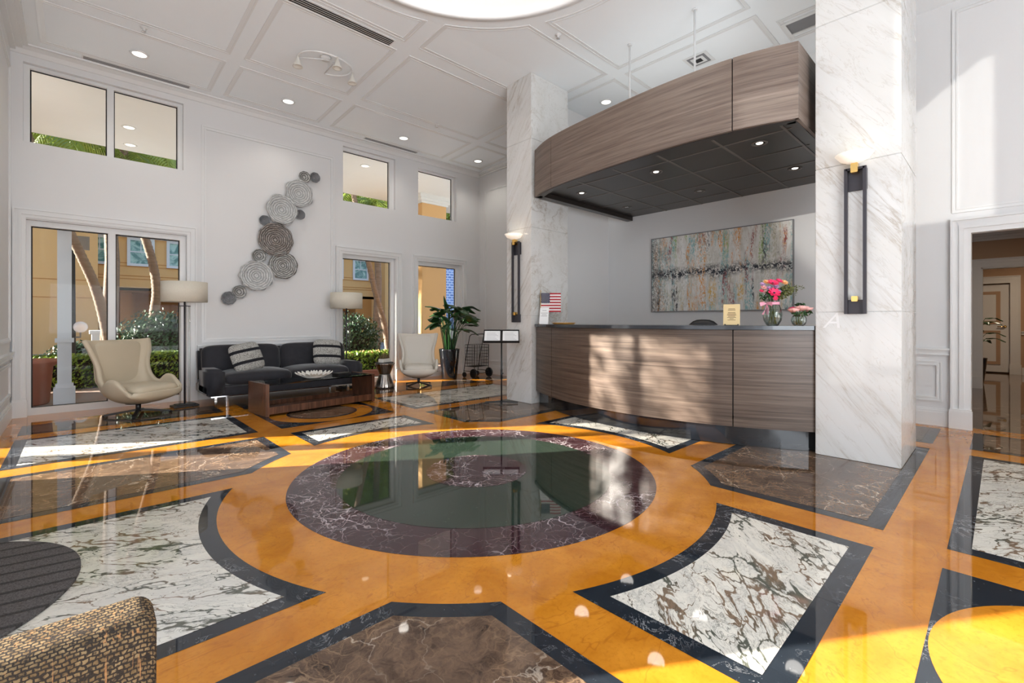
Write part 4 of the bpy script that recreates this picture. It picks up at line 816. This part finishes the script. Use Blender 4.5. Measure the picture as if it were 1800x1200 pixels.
# vases & flowers
m=N('vase_glass'); tt=m.n('ShaderNodeBsdfTransparent'); tt.inputs[0].default_value=(.86,.9,.88,1); g=m.n('ShaderNodeBsdfGlossy'); g.inputs['Roughness'].default_value=.02; lw=m.n('ShaderNodeLayerWeight'); lw.inputs[0].default_value=.3; mx=m.n('ShaderNodeMixShader'); m.L(lw.outputs['Facing'],mx.inputs[0]); m.L(tt.outputs[0],mx.inputs[1]); m.L(g.outputs[0],mx.inputs[2]); m.L(mx.outputs[0],m.t.nodes['Material Output'].inputs[0]); M['vglass']=m.m
M['hot']=plain('hot_pink_petal',(.80,.03,.13),.5,var=.2,sc=40); M['palepink']=plain('pale_pink_petal',(.85,.45,.42),.5,var=.15,sc=30); M['lilac']=plain('lilac_petal',(.50,.30,.50),.6,var=.2,sc=30); M['orangep']=plain('peach_petal',(.80,.42,.18),.6,var=.2,sc=30); M['blackc']=plain('black_flower_centre',(.01,.01,.015),.6); M['ribbon']=plain('pink_ribbon',(.85,.38,.50),.35); M['olive']=plain('olive_green_leaf',(.12,.13,.03),.5,var=.4,sc=20)
v1=thing('glass_vase','tall round clear glass vase with pink ribbon near the right end of the desk','vase',(4.74,1.475,TZ))
b=B(); pr_=[(.045,.0),(.05,.004),(.075,.05),(.083,.10),(.075,.16),(.055,.205),(.052,.225),(.060,.245)]; lathe(b,pr_+[(r-.004,z+.002) for r,z in pr_[::-1]],36); obj('vessel',b,'vglass',v1)
b=B(); lathe(b,[(.060,.195),(.058,.222)],28,cap=False); 
for s_ in (-1,1):
    c0=Vector((-.055,.03,.205)); pts=[c0+Vector((-.01,s_*.03,.02))*1,c0+Vector((-.03,s_*.055,.012)),c0+Vector((-.02,s_*.05,-.025)),c0]
    b.faces.new([b.verts.new(p) for p in [c0]+pts[:3]]); b.faces.new([b.verts.new(c0+Vector(q)) for q in ((0,0,0),(-.02,s_*.015-.008,-.05),(-.022,s_*.02,-.10),(-.018,s_*.02+.018,-.10),(0,.012,-.05))])
obj('ribbon',b,'ribbon',v1,mods=[('SOLIDIFY',dict(thickness=.0015))])['label']='pink satin ribbon bow'
def blossom(parent,c,n,r,mat,axis=(-.6,-.5,.6),centre=True,layers=2,name='flower'):
    q=Vector(axis).to_track_quat('Z','Y').to_matrix().to_4x4(); Mx=Matrix.Translation(c)@q; b=B()
    for l_ in range(layers):
        rr=r*(1-.28*l_)
        for i in range(n):
            a=2*PI*(i+.5*l_)/n; da=PI/n*1.15
            pts=[Vector((0,0,.004*l_))]+[Vector((rr*k_*math.cos(a+s_),rr*k_*math.sin(a+s_),.004*l_+z_*r)) for k_,s_,z_ in ((.6,-da,.22),(1.,-da*.5,.42),(1.04,0,.38),(1.,da*.5,.42),(.6,da,.22))]
            b.faces.new([b.verts.new(Mx@p) for p in pts])
    o=obj(name,b,mat,parent,mods=[('SOLIDIFY',dict(thickness=.002))])
    if centre:
        b=B(); lathe(b,[(.001,.012+r*.12),(r*.2,.008+r*.1),(r*.26,0)],14,(0,0,0),Mx); obj('flower_centre',b,'blackc',o)
def rose(parent,c,r,mat):
    b=B()
    for l_ in range(5):
        rr=r*(.35+.16*l_); h=r*(1.1-.08*l_); n=3+l_
        for i in range(n):
            a=2*PI*i/n+l_*.7; da=PI/n*1.2
            pr=[[Vector((c[0]+rr*k_*math.cos(a+da*s_),c[1]+rr*k_*math.sin(a+da*s_),c[2]+z_)) for s_ in (-1,-.5,0,.5,1)] for k_,z_ in ((.35,-r*.6),(1.,-r*.1),(1.06+.05*l_,h*.42*(1-.06*l_)))]
            vs=[[b.verts.new(p) for p in row] for row in pr]
            for x_,y_ in zip(vs,vs[1:]):
                for j in range(4): b.faces.new((x_[j],x_[j+1],y_[j+1],y_[j])).smooth=True
    obj('rose',b,mat,parent,mods=[('SOLIDIFY',dict(thickness=.0015))])
bq=thing('flower_bouquet','mixed bouquet with hot pink anemones and greenery in the tall vase','flowers',(4.74,1.475,TZ+.01))
random.seed(5); b=B()
for i in range(14):
    a=random.uniform(0,6.28); tube(b,[(.03*math.cos(a),.03*math.sin(a),.005),(.02*math.cos(a+.5),.02*math.sin(a+.5),.12),(.035*math.cos(a+1),.035*math.sin(a+1),.25),(.08*math.cos(a+1),.08*math.sin(a+1),.33)],.0035,5)
obj('stems',b,'olive',bq)
V=lambda r,u,f_=0:(Vector((.728,-.686,0))*r+Vector((0,0,u))+Vector((-.686,-.728,0))*f_)
blossom(bq,V(-.04,.285,.09),8,.052,'hot'); blossom(bq,V(-.035,.375,.06),8,.05,'hot',(-.4,-.4,.8)); blossom(bq,V(.03,.40,.05),6,.03,'hot',(-.3,-.5,.7),False); blossom(bq,V(-.02,.245,.08),6,.022,'hot',(-.7,-.5,0),False)
for r_,u_,mt,s_ in ((-.11,.34,'palepink',.026),(-.12,.37,'lilac',.024),(-.085,.39,'orangep',.028),(-.06,.33,'lilac',.03),(.0,.35,'lilac',.03),(.08,.385,'orangep',.032),(-.13,.31,'hot',.018),(.03,.31,'lilac',.022),(-.09,.30,'palepink',.022)): blossom(bq,V(r_,u_,.045),7,s_,mt,(-.5,-.5,.7),False,3)
b=B()
def scat(b,cs,n,s0,s1):
    for c,(rx,ry,rz_) in cs:
        for i in range(n):
            while True:
                p=Vector((random.uniform(-1,1),random.uniform(-1,1),random.uniform(-1,1)))
                if p.length<1: break
            p=Vector((c[0]+p.x*rx,c[1]+p.y*ry,c[2]+p.z*rz_)); a=Vector((random.gauss(0,1),random.gauss(0,1),random.gauss(0,1))).normalized(); q=a.orthogonal().normalized(); w=a.cross(q); s_=random.uniform(s0,s1)
            b.faces.new([b.verts.new(p+d) for d in (-q*s_,w*s_*.5,q*s_,-w*s_*.5)])
scat(b,[(V(.09,.30,.02),(.06,.06,.06)),(V(.14,.33,.0),(.055,.055,.06)),(V(.05,.27,.03),(.05,.05,.04))],190,.006,.014); obj('olive_foliage',b,'olive',bq)
b=B(); scat(b,[(V(-.08,.27,.04),(.06,.06,.05)),(V(.02,.30,.0),(.08,.08,.06))],60,.012,.026); obj('dark_foliage',b,'leaf',bq)
b=B()
for i in range(16):
    a=random.uniform(-.5,.5); e=V(.19+random.uniform(0,.06),.28+random.uniform(0,.12),a*.15); tube(b,[V(.08,.28,0),(V(.08,.28,0)+e)/2+Vector((0,0,.02)),e],.0012,4)
    for k_ in range(6): p=e+Vector((random.gauss(0,.012),random.gauss(0,.012),random.gauss(0,.012))); bmesh.ops.create_icosphere(b,subdivisions=1,radius=.004,matrix=Matrix.Translation(p))
obj('wispy_sprigs',b,'olive',bq)
v2=thing('glass_vase','small round clear glass bowl vase at the right end of the desk','vase',(4.80,1.275,TZ))
b=B(); pr_=[(.035,0),(.05,.012),(.064,.045),(.06,.075),(.045,.098)]; lathe(b,pr_+[(r-.003,z+.002) for r,z in pr_[::-1]],32); obj('vessel',b,'vglass',v2)
bp=thing('rose_posy','pale pink roses with dark leaves in the small round vase','flowers',(4.80,1.275,TZ+.008)); b=B()
for i in range(6): a=i; tube(b,[(.02*math.cos(a),.02*math.sin(a),.004),(.03*math.cos(a+.6),.03*math.sin(a+.6),.12)],.004,5)
obj('stems',b,'olive',bp)
rose(bp,V(-.055,.135,.01),.042,'palepink'); rose(bp,V(.005,.155,.03),.046,'palepink'); rose(bp,V(.075,.145,.0),.042,'palepink'); rose(bp,V(-.02,.15,-.04),.036,'hot')
b=B(); scat(b,[(V(-.03,.10,.03),(.06,.06,.02)),(V(.06,.11,.02),(.05,.05,.025)),(V(.02,.185,-.02),(.04,.04,.012))],26,.014,.026); obj('leaves',b,'leaf',bp)

# ---------------------------------------------------------------- mat and near armchair
b=B(); n=72; P=[(.61*math.cos(-PI/2+PI*i/n)*1.0,.66*math.sin(-PI/2+PI*i/n)) for i in range(n+1)]; poly(b,P,.004,0,z1=.016); o=obj('entrance_mat',b,'mat',tri=True); o.location=(-.595,3.10,0); tag(o,'dark grey rounded ribbed entrance mat at the left edge','mat')
t=thing('tweed_armchair','tan and black tweed armchair seen from behind, nearest the camera','chair',(-.22,.96,0))
def rbox(b,x0,x1,y0,y1,z0,z1,r,mat=None,n=22):
    old=set(b.verts); base_=bmesh.ops.create_cube(b,size=2)['verts']; bmesh.ops.subdivide_edges(b,edges=list({e for v in base_ for e in v.link_edges}),cuts=n,use_grid_fill=True)
    vs=[v for v in b.verts if v not in old]; c=Vector(((x0+x1)/2,(y0+y1)/2,(z0+z1)/2)); h=Vector(((x1-x0)/2,(y1-y0)/2,(z1-z0)/2))
    for v in vs:
        def wp(t,hh):
            k_=max(0.,1-r/hh); e=.35; s_=abs(t); q=(s_/ (1-e))*k_ if s_<1-e else k_+(s_-(1-e))/e*(1-k_)
            return math.copysign(q*hh,t)
        p=Vector([wp(v.co[i],h[i]) for i in range(3)]); inn=Vector([max(-(h[i]-r),min(h[i]-r,p[i])) for i in range(3)]); d=p-inn
        v.co=c+inn+(d.normalized()*r if d.length>1e-6 else d)
    if mat is not None: bmesh.ops.transform(b,matrix=mat,verts=vs)
Tm=Matrix.Translation((0,.0,.30))@Matrix.Rotation(R(3),4,'X')
b=B(); rbox(b,-.31,.31,-.066,.030,-.12,.462,.026,Tm); obj('backrest',b,'tweed',t,smooth=True)
b=B(); rbox(b,-.27,.27,.03,.56,.28,.42,.04); obj('seat',b,'tweed',t,smooth=True)
for sx_ in (-1,1):
    b=B(); x0,x1=sorted((sx_*.33,sx_*.27)); 
    for y in (.02,.52): b=B(); tube(b,[(sx_*.27,y,.004),(sx_*.25,y+(.02 if y<.3 else -.02),.29)],[.012,.018],10); obj('leg',b,'walnut',t)
# ---------------------------------------------------------------- hall plant
t=thing('hall_plant','dark leafy plant glimpsed through the far hallway doorway','potted plant',(12.55,.36,0)); b=B(); lathe(b,[(.12,.004),(.17,.5),(.15,.5),(.002,.45)],24); obj('pot',b,'blackgloss',t)
random.seed(3)
for i in range(16): a=i*2.4; h=random.uniform(.8,1.25); leaf(t,(0,0,.45),(.05*math.cos(a),.05*math.sin(a),h*.8),(.15*math.cos(a),.15*math.sin(a),h),.28,.11,a,1.2,sw=.006)

# ================================================================ outside
bm=B(); box(bm,-7,14,8.62,14.5,-.25,-.04); struct('floor_terrace',bm,'paving')
bm=B(); box(bm,-60,90,14.5,120,-.3,-.06); box(bm,-60,-.8,-40,14.5,-.3,-.1); struct('floor_outside_ground',bm,'lawn')
bm=B(); box(bm,-2.2,12.5,8.62,12.76,4.82,5.1); struct('ceiling_porch',bm,'soffit')
for x,y,l in ((.71,11.2,'upper'),(.8,12.3,'lower'),(4.9,10.2,'middle window'),(6.3,10.3,'right window')):
    t=thing('porch_downlight','pale round downlight in porch soffit, seen through the clerestory, %s'%l,'light',(x,y,4.82),group='porch soffit downlights'); b=B(); lathe(b,[(.08,0),(.085,-.01),(.11,-.01),(.115,0)],24); obj('rim',b,'soffit',t); b=B(); lathe(b,[(.001,-.006),(.08,-.006)],24); obj('lens',b,'lampdim',t)
# porch pillar seen in right window
t=thing('porch_pillar','square amber stucco porch pillar with cornice outside the right window','pillar',(7.62,11.75,-.04)); b=B(); box(b,-.45,.38,-.40,.45,.0,4.86); obj('shaft',b,'amber',t)
b=B()
for z0,z1,o_ in ((4.62,4.68,.04),(4.68,4.76,.09),(4.76,4.86,.13)): box(b,-.45-o_,.38+o_,-.40-o_,.45+o_,z0,z1)
obj('cornice',b,'soffit',t)
bm=B(); box(bm,-2.2,-2,8.62,12.30,-.1,4.82); struct('sun_block_porch',bm,'amber')  # unseen wall added to keep low sun out of the left window
bm=B(); box(bm,-2.2,-2,12.78,14.1,-.1,6.0); struct('sun_block_garden',bm,'amber')  # unseen wall added to block sun from the right window
# white post built in place of a casing reflected in the left window
t=thing('post_reflection','slim white square post with stepped base, stands in for a reflected casing at the left window','post',(-.13,9.35,-.04)); b=B(); box(b,-.075,.075,-.075,.075,.0,2.9); obj('shaft',b,'extwhite',t)
b=B(); box(b,-.115,.115,-.115,.115,0,.28); box(b,-.095,.095,-.095,.095,.28,.33); box(b,-.10,.10,-.10,.10,.93,.99); obj('base_moulding',b,'extwhite',t)
# lamp post behind
t=thing('lamp_post','dark lamp post with a white globe outside the left window','lamp',(-.10,14.9,-.06)); b=B(); tube(b,[(0,0,0),(0,0,3.75)],[.09,.07],14); obj('pole',b,'dark',t); b=B(); bmesh.ops.create_uvsphere(b,u_segments=20,v_segments=12,radius=.13,matrix=Matrix.Translation((.16,-.05,1.12))); obj('globe',b,'extwhite',t,smooth=True); b=B(); box(b,.10,.32,-.1,.1,2.95,3.25); bar(b,(0,0,3.1),(.12,0,3.1),.03,.03); tube(b,[(0,0,.88),(.16,-.05,.88),(.16,-.05,1.0)],.02); obj('lantern_bracket',b,'grille',t)
# building
FYB=26
t=thing('amber_building','amber stucco building with white framed windows across the courtyard','building',(6,FYB,-.1)); OX=6
b=B(); cell_wall(b,'Y',0,.5,-5.35,7.3,0,10,[(-5.34,6.9,-.01,2.62)]); obj('upper_wall',b,'amber',t)
b=B(); box(b,-14,-5.38,-1.0,3,0,10); obj('left_wing',b,'amber',t); b=B(); box(b,7.25,11.2,-1.0,3,0,10); obj('right_wing',b,'amber',t)
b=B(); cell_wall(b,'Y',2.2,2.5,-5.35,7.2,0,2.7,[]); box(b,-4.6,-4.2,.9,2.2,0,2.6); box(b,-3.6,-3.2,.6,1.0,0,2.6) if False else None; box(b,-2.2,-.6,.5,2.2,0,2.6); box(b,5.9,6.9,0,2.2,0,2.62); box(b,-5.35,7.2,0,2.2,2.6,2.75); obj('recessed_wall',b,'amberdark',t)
b=B(); box(b,-1.7,-1.3,.46,.5,1.05,1.45); lathe(b,[(.2,0),(.22,.03),(.001,.05)],24,(0,0,0),Matrix.Translation((-1.5,.45,1.6))@Matrix.Rotation(PI/2,4,'X')); obj('round_window',b,'extwhite',t)
b=B(); 
for z0,z1 in ((4.93,5.2),): box(b,-5.35,7.24,-.12,0,z0,z1)
obj('white_band',b,'extwhite',t)
b=B()
for z in (3.80,3.66,3.25,3.12): box(b,-5.35,7.24,-.012,0.0,z,z+.03)
for z in (2.2,2.9): box(b,-14,-5.38,-1.012,-1,z,z+.03)
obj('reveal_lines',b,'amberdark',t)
for x in (.22,1.58,2.96,4.34,5.72,7.2,8.6,10.2,11.72):
    x-=OX; w=B(); rectframe(w,'Y',0,-1,x,x+.95,3.70,4.93,.11,.07,steps=1); box(w,x+.11,x+.84,-.03,0,4.30,4.35); box(w,x+.46,x+.49,-.03,0,4.35,4.85); f_=obj('window',w,'extwhite',t); w=B(); box(w,x+.1,x+.85,-.015,.0,3.80,4.85); obj('pane',w,'aqua',f_)
t=tag(obj('blue_tower',(lambda b:(box(b,-9,9,0,10,0,40),b)[1])(B()),'blue'),'distant blue glass tower block behind the porch pillar','building'); t.location=(44,62,-.2)
# low walls, planter
b=B(); box(b,-.25,.25,-.2,.2,0,.9); box(b,.25,1.8,-.1,.1,0,.55); box(b,-.3,.3,-.25,.25,.9,1.0); o=obj('garden_wall',b,'extwhite'); o.location=(.55,17.4,-.06); tag(o,'low pale garden wall with pier beyond the hedge','wall')
b=B(); box(b,-1.2,1.6,-.1,.12,0,.13); o=obj('planter_wall',b,'terracotta'); o.location=(4.6,9.8,-.04); tag(o,'low terracotta planter wall outside the middle window','wall')
t=obj('planter_reflection',(lambda b:(lathe(b,[(.30,0),(.32,.02),(.36,.55),(.44,.62),(.44,.66),(.34,.64),(.002,.6)],36),b)[1])(B()),'terracotta'); t.location=(-.62,9.9,-.04); tag(t,'round terracotta planter shape behind the white post, stands in for a chair reflection','planter')  # solid shape put where a chair reflects reddish in the window
# foliage
def foliage(name,label,cat_,n,loc,size,leafs,mat,core=None,seed=1,shape='box',flowers=0):
    random.seed(seed); t=thing(name,label,cat_,loc); b=B(); sx,sy,sz=size
    for i in range(n):
        if shape=='box':
            p=[random.uniform(-1,1) for _ in range(3)]; k_=random.choice((0,1,2,2,1)); p[k_]=random.choice((-1,1)) if k_<2 else 1; p=Vector(p); p*=random.uniform(.86,1.05)
        else:
            p=Vector((random.gauss(0,1),random.gauss(0,1),random.gauss(0,1))).normalized()*random.uniform(.72,1.08)*(1+.12*math.sin(5*i%7))
        q_=Vector((p.x*sx/2,p.y*sy/2,sz/2+p.z*sz/2));
        if q_.z<0: continue
        a=(Vector((random.gauss(0,1),random.gauss(0,1),random.gauss(0,1)))+p*.8).normalized(); u=a.orthogonal().normalized(); w=a.cross(u); s_=random.uniform(*leafs)
        b.faces.new([b.verts.new(q_+d) for d in (-u*s_,w*s_*.45,u*s_,-w*s_*.45)])
    obj('leaves',b,mat,t)
    if core=='none': return t
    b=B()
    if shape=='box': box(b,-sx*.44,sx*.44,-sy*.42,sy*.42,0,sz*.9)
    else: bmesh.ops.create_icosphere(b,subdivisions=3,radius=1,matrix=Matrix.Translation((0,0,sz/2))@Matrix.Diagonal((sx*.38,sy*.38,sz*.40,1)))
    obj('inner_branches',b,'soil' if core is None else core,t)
    if flowers:
        b=B()
        for i in range(flowers): p=Vector((random.uniform(-sx/2,sx/2),random.uniform(-sy/2,0),sz+random.uniform(-.05,.05))); bmesh.ops.create_icosphere(b,subdivisions=1,radius=.022,matrix=Matrix.Translation(p))
        obj('blossoms',b,'orangep',t)
foliage('box_hedge','clipped green hedge outside the large left window','hedge',9000,(.75,11.9,-.05),(2.6,.8,.60),(.02,.045),'hedge',seed=1)
foliage('round_bush','dark round bush behind the hedge outside the left window','bush',7000,(1.45,13.3,-.05),(1.6,1.3,1.42),(.03,.055),'bush',seed=2,shape='r')
foliage('flower_hedge','hedge with pinkish blossoms outside the middle window','hedge',8000,(5.1,10.5,-.05),(2.6,.7,.50),(.025,.05),'hedge',seed=3,flowers=60)
foliage('round_bush','large loose bush outside the middle window behind the blossoms','bush',6000,(5.9,13.3,-.05),(1.7,1.4,1.42),(.035,.06),'bush',seed=4,shape='r')
foliage('low_shrub','low green shrub by the lamp post outside the left window','bush',2500,(.1,16.2,-.06),(1.2,.8,.7),(.03,.06),'bush',seed=5,shape='r')
foliage('dapple_tree','unseen leafy tree crown beyond the left wall glazing, added to dapple the sun','tree',2600,(-6.75,9.85,4.85),(2.6,2.6,2.3),(.05,.085),'bush',core='none',seed=9,shape='r')  # unseen tree set in the sun path to dapple light on the desk
b=B(); tube(b,[(0,0,-4.95),(.1,0,-2),(0,0,.9)],[.14,.11,.06],10); obj('trunk',b,'bark',bpy.data.objects['dapple_tree'])
def frondmesh(b,c,az,L,lift,droop):
    pos=Vector(c); d=Vector((math.cos(az)*math.cos(lift),math.sin(az)*math.cos(lift),math.sin(lift))); side=Vector((-math.sin(az),math.cos(az),0)); n=16; pts=[pos.copy()]
    for i in range(n):
        pos=pos+d*(L/n); pts.append(pos.copy()); d=(d+Vector((0,0,-droop/n))).normalized(); s_=i/n; l=.62*math.sin(PI*min(.98,s_*.85+.12))
        for k_ in range(2):
            base_=pts[-2].lerp(pos,k_/2)
            for sd in (-1,1):
                e=base_+side*sd*l*.8+d*l*.45+Vector((0,0,-l*.42)); w=d*.022; m_=(base_+e)/2+Vector((0,0,.05)); b.faces.new([b.verts.new(q) for q in (base_-w,m_-w,e,m_+w)])
    tube(b,pts,[.02-.001*i for i in range(len(pts))],5)
def palm(label,path,seed,r=.105):
    random.seed(seed); t=thing('palm_tree',label,'tree',(path[0][0],path[0][1],-.05)); P=cat([(p[0]-path[0][0],p[1]-path[0][1],p[2]) for p in path],14); b=B(); rs=[r*(1-.25*i/len(P))*(1.07 if i%2 else .97) for i in range(len(P))]; tube(b,P,rs,14); obj('trunk',b,'bark',t)
    for i in range(15): b=B(); frondmesh(b,P[-1],i*2.4+random.uniform(-.2,.2),random.uniform(1.7,2.3),random.uniform(-.1,.9),random.uniform(1.2,2.2)); obj('frond',b,'frond',t)
palm('leaning palm trunk outside the left pane of the big window',[(.62,14.2,0),(.47,14.2,1.2),(.30,14.2,2.03),(.09,14.2,2.66),(-.16,14.2,3.35),(-.5,14.2,4.4),(-.9,14.2,5.6)],1)
palm('curved palm trunk outside the right pane of the big window',[(1.33,14.3,0),(1.36,14.3,1.2),(1.43,14.3,1.95),(1.36,14.3,2.64),(1.20,14.3,3.32),(.95,14.3,4.4),(.75,14.3,5.7)],2)
palm('leaning palm trunk outside the narrow middle window',[(7.66,14.2,0),(7.51,14.2,1.09),(7.22,14.2,2.03),(6.94,14.2,3.13),(6.6,14.2,4.5),(6.3,14.2,5.9)],3,.10)
def tree(label,x,y,h,seed):
    random.seed(seed); t=thing('palm_tree',label,'tree',(x,y,-.05)); b=B(); tube(b,[(0,0,0),(.1,0,h*.5),(0,0,h)],[.16,.12,.1],10); obj('trunk',b,'bark',t)
    for i in range(14): b=B(); frondmesh(b,(0,0,h),i*2.4,random.uniform(2,2.8),random.uniform(-.2,.9),random.uniform(1.4,2.4)); obj('frond',b,'frond',t)
tree('palm beyond the terrace, its fronds seen under the soffit at left',.62,17.8,6.9,7); tree('palm beyond the terrace, its fronds seen through the clerestory centre left',2.85,18.3,7.0,8); tree('palm beyond the terrace, its fronds seen in the middle clerestory',9.6,17.6,6.8,9)

tree('shorter palm just beyond the soffit edge, seen at the left clerestory panes',.53,15.5,5.5,12); tree('shorter palm just beyond the soffit edge, seen in the middle clerestory pane',7.9,15.6,5.5,13)
foliage('leafy_tree','broad leafy green crown behind the palms, seen under the soffit at left','tree',5000,(.82,20.5,5.2),(9,2,3.4),(.12,.22),'frond',core='bark',seed=21,shape='r')
foliage('leafy_tree','broad leafy green crown behind the palms, seen in the middle clerestory','tree',3500,(11.8,20.5,5.2),(7,2,3.4),(.12,.22),'frond',core='bark',seed=22,shape='r')
for o_ in [x for x in bpy.data.objects if x.name.startswith('leafy_tree')]:
    b=B(); tube(b,[(0,0,-5.25),(.1,0,-2),(0,0,.6)],[.2,.15,.1],10); obj('trunk',b,'bark',o_)
